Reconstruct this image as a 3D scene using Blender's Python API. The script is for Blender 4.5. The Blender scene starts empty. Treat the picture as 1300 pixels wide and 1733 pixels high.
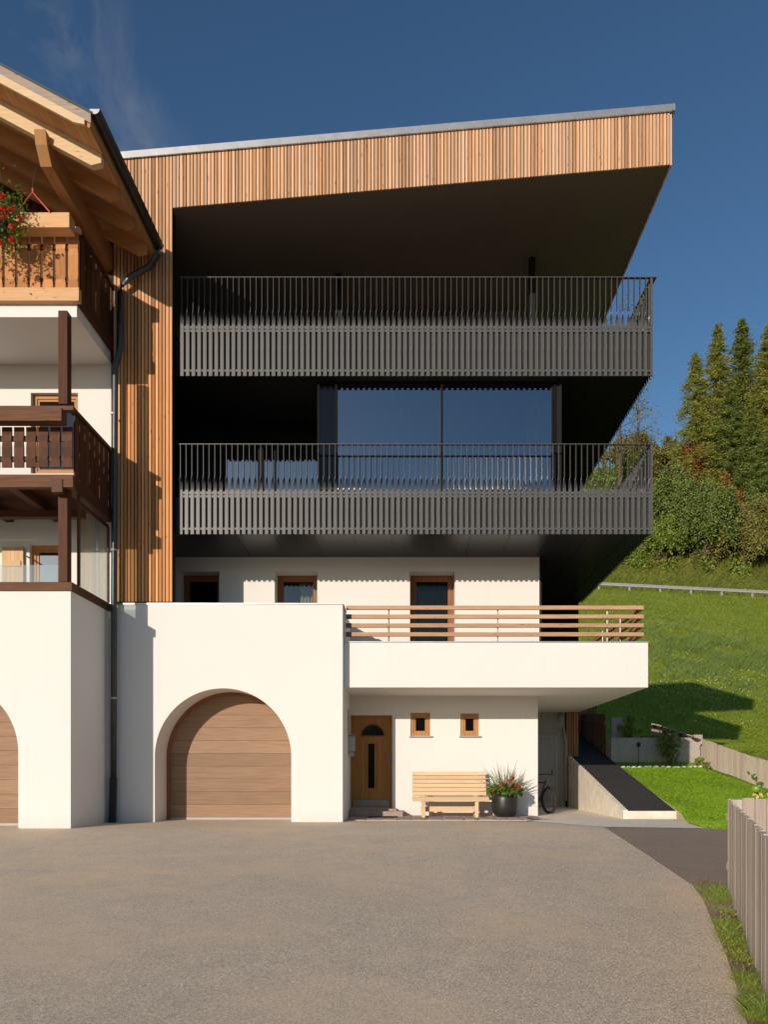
import bpy, math, random
import numpy as np
from mathutils import Vector
random.seed(11); rng = np.random.default_rng(5)
scene = bpy.context.scene
COL = scene.collection

# ------------------------------------------------------------------ camera, sky, sun, exposure
H = 1.06                      # camera height over the yard beside the houses
F = 1260.0; CU = 692.0; CV = 1307.0
cam = bpy.data.cameras.new('camera'); co = bpy.data.objects.new('camera', cam); COL.objects.link(co)
co.location = (0, 0, H); co.rotation_euler = (math.pi/2, 0, 0)
cam.sensor_fit = 'HORIZONTAL'; cam.sensor_width = 36; cam.lens = 36*F/1300
cam.shift_x = -(CU-650)/1300; cam.shift_y = (CV-866.5)/1300
cam.clip_start = 0.1; cam.clip_end = 2000
scene.camera = co
SD = Vector((.52, 1.0, -.30)).normalized()          # the way sunlight travels
sun = bpy.data.lights.new('sun', 'SUN'); so = bpy.data.objects.new('sun', sun); COL.objects.link(so)
sun.energy = 3.85; sun.angle = math.radians(.5); sun.color = (1, .87, .74)
so.rotation_euler = SD.to_track_quat('-Z', 'Y').to_euler(); so.location = (-20, -30, 30)
world = bpy.data.worlds.new('World'); scene.world = world; world.use_nodes = True
def build_world():
    nt = world.node_tree; n = nt.nodes; l = nt.links; n.clear()
    out = n.new('ShaderNodeOutputWorld'); bg = n.new('ShaderNodeBackground'); bg.inputs[1].default_value = .075
    sky = n.new('ShaderNodeTexSky'); sky.sky_type = 'NISHITA'; sky.sun_disc = False
    sky.sun_elevation = math.asin(-SD.z); sky.sun_rotation = math.atan2(-SD.x, -SD.y) % (2*math.pi)
    sky.altitude = 100; sky.air_density = 1.15; sky.dust_density = .35; sky.ozone_density = 2.6
    # thin wisps of cloud in a streak, everything else clear
    tc = n.new('ShaderNodeTexCoord'); mp = n.new('ShaderNodeMapping'); mp.inputs['Scale'].default_value = (2.2, 1.0, 1.3)
    mp.inputs['Rotation'].default_value = (0, .75, 0)
    no = n.new('ShaderNodeTexNoise'); no.inputs['Scale'].default_value = 6; no.inputs['Detail'].default_value = 9
    no.inputs['Roughness'].default_value = .62; no.inputs['Distortion'].default_value = .5
    ra = n.new('ShaderNodeMapRange'); ra.inputs[1].default_value = .47; ra.inputs[2].default_value = .8
    no2 = n.new('ShaderNodeTexNoise'); no2.inputs['Scale'].default_value = 1.7; no2.inputs['Detail'].default_value = 2
    dot = n.new('ShaderNodeVectorMath'); dot.operation = 'DOT_PRODUCT'
    d = Vector((.36, .1, .62)); nrm = Vector((.83, .22, .52)).normalized()
    # streak: a great circle through the upper left of the view
    a = Vector((-556, 1260, 1200)).normalized(); b = Vector((-470, 1260, 1020)).normalized()
    pl = a.cross(b).normalized(); dot.inputs[1].default_value = pl
    ab = n.new('ShaderNodeMath'); ab.operation = 'ABSOLUTE'
    rb = n.new('ShaderNodeMapRange'); rb.inputs[1].default_value = .0; rb.inputs[2].default_value = .085; rb.inputs[3].default_value = 1; rb.inputs[4].default_value = 0
    rb.interpolation_type = 'SMOOTHSTEP'
    mu = n.new('ShaderNodeMath'); mu.operation = 'MULTIPLY'; mu2 = n.new('ShaderNodeMath'); mu2.operation = 'MULTIPLY'; mu2.inputs[1].default_value = .38
    mx = n.new('ShaderNodeMix'); mx.data_type = 'RGBA'; mx.inputs[7].default_value = (5.2, 5.0, 5.0, 1)
    hs = n.new('ShaderNodeHueSaturation'); hs.inputs['Saturation'].default_value = 1.06; hs.inputs['Value'].default_value = 1.0
    l.new(tc.outputs['Generated'], mp.inputs[0]); l.new(mp.outputs[0], no.inputs[0]); l.new(no.outputs[0], ra.inputs[0])
    l.new(tc.outputs['Generated'], dot.inputs[0]); l.new(dot.outputs['Value'], ab.inputs[0]); l.new(ab.outputs[0], rb.inputs[0])
    l.new(ra.outputs[0], mu.inputs[0]); l.new(rb.outputs[0], mu.inputs[1]); l.new(mu.outputs[0], mu2.inputs[0])
    gm = n.new('ShaderNodeGamma'); gm.inputs[1].default_value = 1.2; l.new(sky.outputs[0], gm.inputs[0]); l.new(gm.outputs[0], hs.inputs['Color']); l.new(hs.outputs[0], mx.inputs[6]); l.new(mu2.outputs[0], mx.inputs[0])
    l.new(mx.outputs[2], bg.inputs[0]); l.new(bg.outputs[0], out.inputs[0])
build_world()
vs = scene.view_settings; vs.view_transform = 'Standard'; vs.look = 'None'; vs.exposure = 0.06; vs.gamma = 1; vs.use_curve_mapping = False

# ------------------------------------------------------------------ helpers
def xx(u, Y): return (u-CU)*Y/F                      # measured from the photograph: metres at distance Y
def zz(v, Y): return H+(CV-v)*Y/F
def tz(X, Y):                                        # height of the ground
    if Y < 14: return -.045*(14-Y)
    if X < 5.5: return 0.0 if Y < 24 else hill(X, Y)
    if Y < 15.8: return 0.0
    if Y < 24: return .2*(Y-15.8)
    return hill(X, Y)
HY = [24, 30, 36, 39.5, 43.2, 46.5, 49, 54, 60, 66, 73, 80]
HZ = [1.64, 1.95, 2.4, 2.85, 3.75, 4.9, 5.95, 8.3, 11.2, 14.1, 17.3, 20.5]
def hill(X, Y):
    top = 21.77-.05*max(-20, min(60, X))
    if Y <= 80:
        b = math.sin(X*.23+Y*.16)*.16+math.sin(X*.11-Y*.27)*.13
        t = (Y-24)/56
        return float(np.interp(Y, HY, HZ))+(top-20.5)*t*t+b*math.sin(math.pi*t)
    if Y <= 85: return top
    if Y <= 92: return top+(Y-85)*.95
    if Y <= 112: return top+6.65+(Y-92)*.98
    return top+6.65+19.6+(Y-112)*.25
def gp(u, v):                                        # a point of the yard
    s = (v-CV)/F
    Y = (H+.045*14)/(s+.045)
    if Y > 14: Y = H/s
    return xx(u, Y), Y

class MB:
    def __init__(s): s.v = []; s.f = []
    def quad(s, *p):
        i = len(s.v); s.v += [tuple(q) for q in p]; s.f.append(tuple(range(i, i+len(p)))); return s
    def hexa(s, p):                                  # bottom 4 ccw, top 4 ccw
        i = len(s.v); s.v += [tuple(q) for q in p]
        for a in ((3,2,1,0), (4,5,6,7), (0,1,5,4), (1,2,6,5), (2,3,7,6), (3,0,4,7)): s.f.append(tuple(i+k for k in a))
        return s
    def box(s, x0, x1, y0, y1, z0, z1):
        return s.hexa([(x0,y0,z0),(x1,y0,z0),(x1,y1,z0),(x0,y1,z0),(x0,y0,z1),(x1,y0,z1),(x1,y1,z1),(x0,y1,z1)])
    def bar(s, a, b, w, h, up=(0,0,1)):              # a beam from a to b
        a = Vector(a); b = Vector(b); d = (b-a).normalized(); u = Vector(up)
        r = d.cross(u).normalized(); u = r.cross(d).normalized(); r = r*w/2; u = u*h/2
        return s.hexa([a-r-u, a+r-u, b+r-u, b-r-u, a-r+u, a+r+u, b+r+u, b-r+u])
    def tube(s, pts, r, n=10, caps=True):
        pts = [Vector(p) for p in pts]; rs = r if isinstance(r, (list, tuple)) else [r]*len(pts)
        base = len(s.v)
        for k, p in enumerate(pts):
            d = (pts[min(k+1, len(pts)-1)]-pts[max(k-1, 0)]).normalized()
            a = d.cross(Vector((0,0,1)) if abs(d.z) < .95 else Vector((1,0,0))).normalized(); b = d.cross(a)
            for j in range(n):
                t = 2*math.pi*j/n; s.v.append(tuple(p+(a*math.cos(t)+b*math.sin(t))*rs[k]))
        for k in range(len(pts)-1):
            for j in range(n):
                s.f.append((base+k*n+j, base+k*n+(j+1)%n, base+(k+1)*n+(j+1)%n, base+(k+1)*n+j))
        if caps: s.f.append(tuple(base+j for j in range(n))); s.f.append(tuple(base+(len(pts)-1)*n+j for j in range(n)))
        return s
    def lathe(s, c, prof, n=28):                     # prof: (r, z)
        base = len(s.v)
        for r, z in prof:
            for j in range(n):
                t = 2*math.pi*j/n; s.v.append((c[0]+r*math.cos(t), c[1]+r*math.sin(t), c[2]+z))
        for k in range(len(prof)-1):
            for j in range(n):
                s.f.append((base+k*n+j, base+k*n+(j+1)%n, base+(k+1)*n+(j+1)%n, base+(k+1)*n+j))
        return s
    def poly(s, pts, z0, z1):                        # extruded outline in the ground plane
        i = len(s.v); n = len(pts)
        s.v += [(p[0],p[1],z0) for p in pts]+[(p[0],p[1],z1) for p in pts]
        s.f.append(tuple(i+n+k for k in range(n))); s.f.append(tuple(i+k for k in reversed(range(n))))
        for k in range(n): s.f.append((i+k, i+(k+1)%n, i+n+(k+1)%n, i+n+k))
        return s
    def wall(s, x0, x1, z0, z1, yf, yb, holes=()):   # wall across the view with rectangular openings
        xs = sorted({x0, x1, *[h[0] for h in holes], *[h[1] for h in holes]}); zs = sorted({z0, z1, *[h[2] for h in holes], *[h[3] for h in holes]})
        for a, b in zip(xs, xs[1:]):
            for c, d in zip(zs, zs[1:]):
                mx, mz = (a+b)/2, (c+d)/2
                if any(h[0] < mx < h[1] and h[2] < mz < h[3] for h in holes): continue
                s.quad((a,yf,c),(b,yf,c),(b,yf,d),(a,yf,d)); s.quad((a,yb,c),(a,yb,d),(b,yb,d),(b,yb,c))
        s.quad((x0,yf,z0),(x0,yf,z1),(x0,yb,z1),(x0,yb,z0)); s.quad((x1,yf,z0),(x1,yb,z0),(x1,yb,z1),(x1,yf,z1))
        s.quad((x0,yf,z1),(x1,yf,z1),(x1,yb,z1),(x0,yb,z1)); s.quad((x0,yf,z0),(x0,yb,z0),(x1,yb,z0),(x1,yf,z0))
        for a, b, c, d in holes:
            s.quad((a,yf,c),(a,yb,c),(a,yb,d),(a,yf,d)); s.quad((b,yf,c),(b,yf,d),(b,yb,d),(b,yb,c))
            s.quad((a,yf,d),(a,yb,d),(b,yb,d),(b,yf,d)); s.quad((a,yf,c),(b,yf,c),(b,yb,c),(a,yb,c))
        return s
    def archwall(s, x0, x1, z1, yf, yb, xc, r, zs, n=48):
        A = [(xc-r*math.cos(math.pi*k/n), zs+r*math.sin(math.pi*k/n)) for k in range(n+1)]
        for y, fl in ((yf, 0), (yb, 1)):
            def q(*p): s.quad(*(p[::-1] if fl else p))
            q((x0,y,0),(xc-r,y,0),(xc-r,y,zs),(xc-r,y,z1),(x0,y,z1)); q((xc+r,y,0),(x1,y,0),(x1,y,z1),(xc+r,y,z1),(xc+r,y,zs))
            for (a, c), (b, d) in zip(A, A[1:]): q((a,y,c),(b,y,d),(b,y,z1),(a,y,z1))
        P = [(xc-r,0)]+A+[(xc+r,0)]
        for (a, c), (b, d) in zip(P, P[1:]): s.quad((a,yf,c),(a,yb,c),(b,yb,d),(b,yf,d))
        s.quad((x0,yf,0),(x0,yf,z1),(x0,yb,z1),(x0,yb,0)); s.quad((x1,yf,0),(x1,yb,0),(x1,yb,z1),(x1,yf,z1)); s.quad((x0,yf,z1),(x1,yf,z1),(x1,yb,z1),(x0,yb,z1))
        return s
def slab(x0, x1, y0, y1, f0, f1): return MB().hexa([(x0,y0,f0(x0)),(x1,y0,f0(x1)),(x1,y1,f0(x1)),(x0,y1,f0(x0)),(x0,y0,f1(x0)),(x1,y0,f1(x1)),(x1,y1,f1(x1)),(x0,y1,f1(x0))])
ROOT = {}
def rootloc(o):
    while o is not None and o.parent is not None: o = o.parent
    return ROOT.get(o.name, (0,0,0)) if o else (0,0,0)
def finish(me, name, mat, parent, smooth):
    if mat: me.materials.append(mat)
    if smooth: me.polygons.foreach_set('use_smooth', [True]*len(me.polygons))
    o = bpy.data.objects.new(name, me); COL.objects.link(o)
    if parent is not None: o.parent = parent
    return o
def obj(name, mb, mat, parent=None, smooth=False, base=None, **props):
    off = base if base else rootloc(parent)
    me = bpy.data.meshes.new(name)
    me.from_pydata([(p[0]-off[0], p[1]-off[1], p[2]-off[2]) for p in mb.v], [], mb.f); me.update()
    o = finish(me, name, mat, parent, smooth)
    if base: o.location = base; ROOT[o.name] = tuple(base)
    for k, v in props.items(): o[k] = v
    return o
def npobj(name, V, mat, parent=None, base=None, smooth=False, **props):   # V: (faces, corners, 3)
    V = np.asarray(V, dtype=np.float32); n, k, _ = V.shape
    off = np.array(base if base else rootloc(parent), dtype=np.float32)
    me = bpy.data.meshes.new(name); me.vertices.add(n*k); me.vertices.foreach_set('co', (V-off).reshape(-1))
    me.loops.add(n*k); me.loops.foreach_set('vertex_index', np.arange(n*k, dtype=np.int32))
    me.polygons.add(n); me.polygons.foreach_set('loop_start', np.arange(n, dtype=np.int32)*k); me.polygons.foreach_set('loop_total', np.full(n, k, dtype=np.int32))
    me.update(calc_edges=True)
    o = finish(me, name, mat, parent, smooth)
    if base: o.location = base; ROOT[o.name] = tuple(base)
    for a, v in props.items(): o[a] = v
    return o
def thing(name, label, cat, loc=(0,0,0), group=None):
    o = bpy.data.objects.new(name, None); COL.objects.link(o); o.location = loc; o.empty_display_size = .3
    ROOT[o.name] = tuple(loc); o['label'] = label; o['category'] = cat
    if group: o['group'] = group
    return o
def tag(o, label, cat, group=None):
    o['label'] = label; o['category'] = cat
    if group: o['group'] = group
    return o
def dup(o, loc, parent=None, rot=None):
    c = o.copy(); COL.objects.link(c); c.location = loc
    if rot is not None: c.rotation_euler = rot
    if parent is not None: c.parent = parent
    return c

# ------------------------------------------------------------------ materials
def newmat(name):
    m = bpy.data.materials.new(name); m.use_nodes = True; nt = m.node_tree
    return m, nt.nodes, nt.links, nt.nodes['Principled BSDF']
def rnd_node(n, l):
    oi = n.new('ShaderNodeObjectInfo'); ge = n.new('ShaderNodeNewGeometry'); a = n.new('ShaderNodeMath'); a.operation = 'ADD'
    fr = n.new('ShaderNodeMath'); fr.operation = 'FRACT'
    l.new(oi.outputs['Random'], a.inputs[0]); l.new(ge.outputs['Random Per Island'], a.inputs[1]); l.new(a.outputs[0], fr.inputs[0]); return fr
def noise(n, l, vec, scale, detail=4, rough=.55):
    t = n.new('ShaderNodeTexNoise'); t.inputs['Scale'].default_value = scale; t.inputs['Detail'].default_value = detail; t.inputs['Roughness'].default_value = rough
    if vec: l.new(vec, t.inputs['Vector'])
    return t
def ramp(n, l, fac, stops):
    r = n.new('ShaderNodeValToRGB'); e = r.color_ramp.elements
    while len(e) < len(stops): e.new(.5)
    for k, (p, c) in enumerate(stops): e[k].position = p; e[k].color = (*c, 1)
    l.new(fac, r.inputs[0]); return r
def mixc(n, l, fac, a, b, mode='MIX'):
    m = n.new('ShaderNodeMix'); m.data_type = 'RGBA'; m.blend_type = mode
    for i, x in ((0, fac), (6, a), (7, b)):
        if isinstance(x, (int, float)): m.inputs[i].default_value = x
        elif isinstance(x, tuple): m.inputs[i].default_value = (*x, 1)
        else: l.new(x, m.inputs[i])
    return m.outputs[2]
def bump(n, l, h, bs, strength=.3, dist=.01):
    b = n.new('ShaderNodeBump'); b.inputs['Strength'].default_value = strength; b.inputs['Distance'].default_value = dist
    l.new(h, b.inputs['Height']); l.new(b.outputs[0], bs.inputs['Normal'])
def wood(name, c1, c2, axis='z', rough=.65, vary=.35, knots=True, grain=1.0, tint=None, fresh=None):
    m, n, l, bs = newmat(name)
    tc = n.new('ShaderNodeTexCoord'); rn = rnd_node(n, l)
    off = n.new('ShaderNodeVectorMath'); off.operation = 'MULTIPLY_ADD'
    cx = n.new('ShaderNodeCombineXYZ')
    for k in range(3): l.new(rn.outputs[0], cx.inputs[k])
    l.new(cx.outputs[0], off.inputs[0]); off.inputs[1].default_value = (37, 53, 71); l.new(tc.outputs['Object'], off.inputs[2])
    mp = n.new('ShaderNodeMapping'); s = {'x': (1.2, 26, 26), 'y': (26, 1.2, 26), 'z': (26, 26, 1.2)}[axis]; mp.inputs['Scale'].default_value = s
    l.new(off.outputs[0], mp.inputs[0]); g = noise(n, l, mp.outputs[0], 1.6, 6, .65)
    r = ramp(n, l, g.outputs[0], [(.28, c1), (.72, c2)])
    mr = n.new('ShaderNodeMapRange'); mr.inputs[3].default_value = 1-vary; mr.inputs[4].default_value = 1+vary*.55; l.new(rn.outputs[0], mr.inputs[0])
    cc = n.new('ShaderNodeCombineColor')
    for k in range(3): l.new(mr.outputs[0], cc.inputs[k])
    c = mixc(n, l, 1.0, r.outputs[0], cc.outputs[0], 'MULTIPLY')
    if tint:                                          # some boards redder or greyer than others
        w = n.new('ShaderNodeTexWhiteNoise'); w.noise_dimensions = '1D'; l.new(rn.outputs[0], w.inputs['W'])
        c = mixc(n, l, w.outputs[0], c, mixc(n, l, .55, c, tint), 'MIX')
    if knots:
        mk = n.new('ShaderNodeMapping'); mk.inputs['Scale'].default_value = {'x': (1.5, 9, 9), 'y': (9, 1.5, 9), 'z': (9, 9, 1.5)}[axis]
        l.new(off.outputs[0], mk.inputs[0]); vo = n.new('ShaderNodeTexVoronoi'); vo.inputs['Scale'].default_value = 1.4; l.new(mk.outputs[0], vo.inputs[0])
        k = ramp(n, l, vo.outputs['Distance'], [(.05, (.35,.25,.2)), (.14, (1,1,1))]); c = mixc(n, l, .8, c, k.outputs[0], 'MULTIPLY')
    if fresh:                                         # low down, sheltered boards keep their orange; the exposed top has bleached
        ge = n.new('ShaderNodeNewGeometry'); sx = n.new('ShaderNodeSeparateXYZ'); l.new(ge.outputs['Position'], sx.inputs[0]); mz = n.new('ShaderNodeMapRange')
        mz.inputs[1].default_value = 9.0; mz.inputs[2].default_value = 13.0; mz.inputs[3].default_value = 1; mz.inputs[4].default_value = 0; l.new(sx.outputs[2], mz.inputs[0]); c = mixc(n, l, mz.outputs[0], c, mixc(n, l, 1.0, c, fresh, 'MULTIPLY'))
    l.new(c, bs.inputs['Base Color']); bs.inputs['Roughness'].default_value = rough; bs.inputs['Specular IOR Level'].default_value = .12; bump(n, l, g.outputs[0], bs, .25*grain, .004)
    return m
def plain(name, c, rough=.5, metal=0, nscale=8, var=.12, bmp=.0, spec=.5):
    m, n, l, bs = newmat(name); tc = n.new('ShaderNodeTexCoord'); t = noise(n, l, tc.outputs['Object'], nscale, 5)
    a = tuple(x*(1-var) for x in c); b = tuple(min(1, x*(1+var)) for x in c)
    r = ramp(n, l, t.outputs[0], [(.3, a), (.7, b)]); l.new(r.outputs[0], bs.inputs['Base Color'])
    bs.inputs['Roughness'].default_value = rough; bs.inputs['Metallic'].default_value = metal; bs.inputs['Specular IOR Level'].default_value = spec
    if bmp: bump(n, l, noise(n, l, tc.outputs['Object'], nscale*12, 4).outputs[0], bs, bmp, .01)
    return m
def plaster(name, c):
    m, n, l, bs = newmat(name); tc = n.new('ShaderNodeTexCoord')
    t = noise(n, l, tc.outputs['Object'], .9, 5, .6); t2 = noise(n, l, tc.outputs['Object'], 70, 4, .6); t3 = noise(n, l, tc.outputs['Object'], 5, 4, .6)
    col = mixc(n, l, t.outputs[0], tuple(x*.965 for x in c), tuple(min(1, x*1.02) for x in c))
    mp = n.new('ShaderNodeMapping'); mp.inputs['Scale'].default_value = (7, 7, .35); l.new(tc.outputs['Object'], mp.inputs[0])
    st = noise(n, l, mp.outputs[0], 1.2, 5, .6); stv = ramp(n, l, st.outputs[0], [(.58, (1,1,1)), (.8, (.972,.965,.95))])
    col = mixc(n, l, 1.0, col, stv.outputs[0], 'MULTIPLY')
    # splash-back dirt close to the ground
    ge = n.new('ShaderNodeNewGeometry'); sx = n.new('ShaderNodeSeparateXYZ'); l.new(ge.outputs['Position'], sx.inputs[0])
    mr = n.new('ShaderNodeMapRange'); mr.inputs[1].default_value = .0; mr.inputs[2].default_value = .28; mr.inputs[3].default_value = .34; mr.inputs[4].default_value = 0; l.new(sx.outputs[2], mr.inputs[0])
    mm = n.new('ShaderNodeMath'); mm.operation = 'MULTIPLY'; l.new(mr.outputs[0], mm.inputs[0]); l.new(t3.outputs[0], mm.inputs[1])
    col = mixc(n, l, mm.outputs[0], col, (.34,.29,.23))
    l.new(col, bs.inputs['Base Color']); bs.inputs['Roughness'].default_value = .9; bs.inputs['Specular IOR Level'].default_value = .2
    ad = n.new('ShaderNodeMath'); ad.operation = 'ADD'; l.new(t2.outputs[0], ad.inputs[0]); l.new(t3.outputs[0], ad.inputs[1])
    bump(n, l, ad.outputs[0], bs, .12, .012); return m
def glass(name, tint=(.35,.38,.4), refl=.3, rough=.0):
    m, n, l, bs = newmat(name); n.remove(bs); out = [x for x in n if x.type == 'OUTPUT_MATERIAL'][0]
    tr = n.new('ShaderNodeBsdfTransparent'); tr.inputs[0].default_value = (*tint, 1); gl = n.new('ShaderNodeBsdfGlossy'); gl.inputs['Roughness'].default_value = rough
    gl.inputs[0].default_value = (.92, .94, 1, 1)
    fr = n.new('ShaderNodeFresnel'); ge = n.new('ShaderNodeNewGeometry'); io = n.new('ShaderNodeMapRange'); io.inputs[3].default_value = 1.5; io.inputs[4].default_value = 1/1.5; l.new(ge.outputs['Backfacing'], io.inputs[0]); l.new(io.outputs[0], fr.inputs[0]); ad = n.new('ShaderNodeMath'); ad.operation = 'ADD'; ad.inputs[1].default_value = refl; ad.use_clamp = True
    tc = n.new('ShaderNodeTexCoord'); t = noise(n, l, tc.outputs['Object'], .6, 2); bp = n.new('ShaderNodeBump'); bp.inputs['Strength'].default_value = .012; bp.inputs['Distance'].default_value = .3
    l.new(t.outputs[0], bp.inputs['Height']); l.new(bp.outputs[0], gl.inputs['Normal'])
    mx = n.new('ShaderNodeMixShader'); l.new(fr.outputs[0], ad.inputs[0]); l.new(ad.outputs[0], mx.inputs[0]); l.new(tr.outputs[0], mx.inputs[1]); l.new(gl.outputs[0], mx.inputs[2]); l.new(mx.outputs[0], out.inputs[0])
    return m
def leafmat(name, c1, c2, trans=.35, rough=.6):
    m, n, l, bs = newmat(name); out = [x for x in n if x.type == 'OUTPUT_MATERIAL'][0]
    rn = rnd_node(n, l); tc = n.new('ShaderNodeTexCoord'); t = noise(n, l, tc.outputs['Object'], .45, 3)
    a = n.new('ShaderNodeMath'); a.operation = 'ADD'; l.new(rn.outputs[0], a.inputs[0]); l.new(t.outputs[0], a.inputs[1])
    h = n.new('ShaderNodeMath'); h.operation = 'MULTIPLY'; h.inputs[1].default_value = .55; l.new(a.outputs[0], h.inputs[0])
    r = ramp(n, l, h.outputs[0], [(.1, c1), (.8, c2)]); l.new(r.outputs[0], bs.inputs['Base Color']); bs.inputs['Roughness'].default_value = rough; bs.inputs['Specular IOR Level'].default_value = .25
    tl = n.new('ShaderNodeBsdfTranslucent'); l.new(r.outputs[0], tl.inputs[0]); mx = n.new('ShaderNodeMixShader'); mx.inputs[0].default_value = trans
    l.new(bs.outputs[0], mx.inputs[1]); l.new(tl.outputs[0], mx.inputs[2]); l.new(mx.outputs[0], out.inputs[0]); return m
def asphalt(name, c, speck=.5, sc=1.0, bstr=.6):
    m, n, l, bs = newmat(name); tc = n.new('ShaderNodeTexCoord'); O = tc.outputs['Object']
    big = noise(n, l, O, .35, 4, .6); mid = noise(n, l, O, 3.2, 5, .65); vo = n.new('ShaderNodeTexVoronoi'); vo.inputs['Scale'].default_value = 75*sc; l.new(O, vo.inputs[0])
    fine = noise(n, l, O, 160*sc, 3, .7)
    col = mixc(n, l, big.outputs[0], tuple(x*.86 for x in c), tuple(x*1.14 for x in c))
    col = mixc(n, l, 1.0, col, ramp(n, l, mid.outputs[0], [(.3, (.93,.93,.94)), (.7, (1.05,1.045,1.04))]).outputs[0], 'MULTIPLY')
    sep = n.new('ShaderNodeSeparateColor'); l.new(vo.outputs['Color'], sep.inputs[0])
    st = ramp(n, l, sep.outputs[0], [(.0, (1-speck,)*3), (.55, (1,1,1)), (.9, (1+speck*.5,)*3), (1, (1+speck*1.2, 1+speck*1.1, 1+speck))])
    col = mixc(n, l, 1.0, col, st.outputs[0], 'MULTIPLY'); col = mixc(n, l, .6, col, ramp(n, l, fine.outputs[0], [(.3, (.7,.7,.7)), (.7, (1.2,1.2,1.2))]).outputs[0], 'MULTIPLY')
    dust = noise(n, l, O, .4, 4, .6); dr = ramp(n, l, dust.outputs[0], [(.46, (0,0,0)), (.72, (.65,.65,.65))]); col = mixc(n, l, dr.outputs[0], col, (c[0]*1.2, c[1]*1.06, c[2]*.9))
    l.new(col, bs.inputs['Base Color']); bs.inputs['Roughness'].default_value = .92; bs.inputs['Specular IOR Level'].default_value = .15
    ad = n.new('ShaderNodeMath'); ad.operation = 'ADD'; l.new(vo.outputs['Distance'], ad.inputs[0]); l.new(fine.outputs[0], ad.inputs[1])
    bump(n, l, ad.outputs[0], bs, bstr, .006); return m
def groundmat(name, stops, sc=.5, b=.4):
    m, n, l, bs = newmat(name); tc = n.new('ShaderNodeTexCoord'); O = tc.outputs['Object']
    a = noise(n, l, O, sc, 6, .65); f = noise(n, l, O, sc*28, 5, .7)
    mm = n.new('ShaderNodeMath'); mm.operation = 'MULTIPLY_ADD'; mm.inputs[1].default_value = .45; l.new(f.outputs[0], mm.inputs[0])
    sc2 = n.new('ShaderNodeMath'); sc2.operation = 'MULTIPLY'; sc2.inputs[1].default_value = .6; l.new(a.outputs[0], sc2.inputs[0]); l.new(sc2.outputs[0], mm.inputs[2])
    r = ramp(n, l, mm.outputs[0], stops); l.new(r.outputs[0], bs.inputs['Base Color']); bs.inputs['Roughness'].default_value = .95; bs.inputs['Specular IOR Level'].default_value = .1
    bump(n, l, f.outputs[0], bs, b, .08); return m

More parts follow.
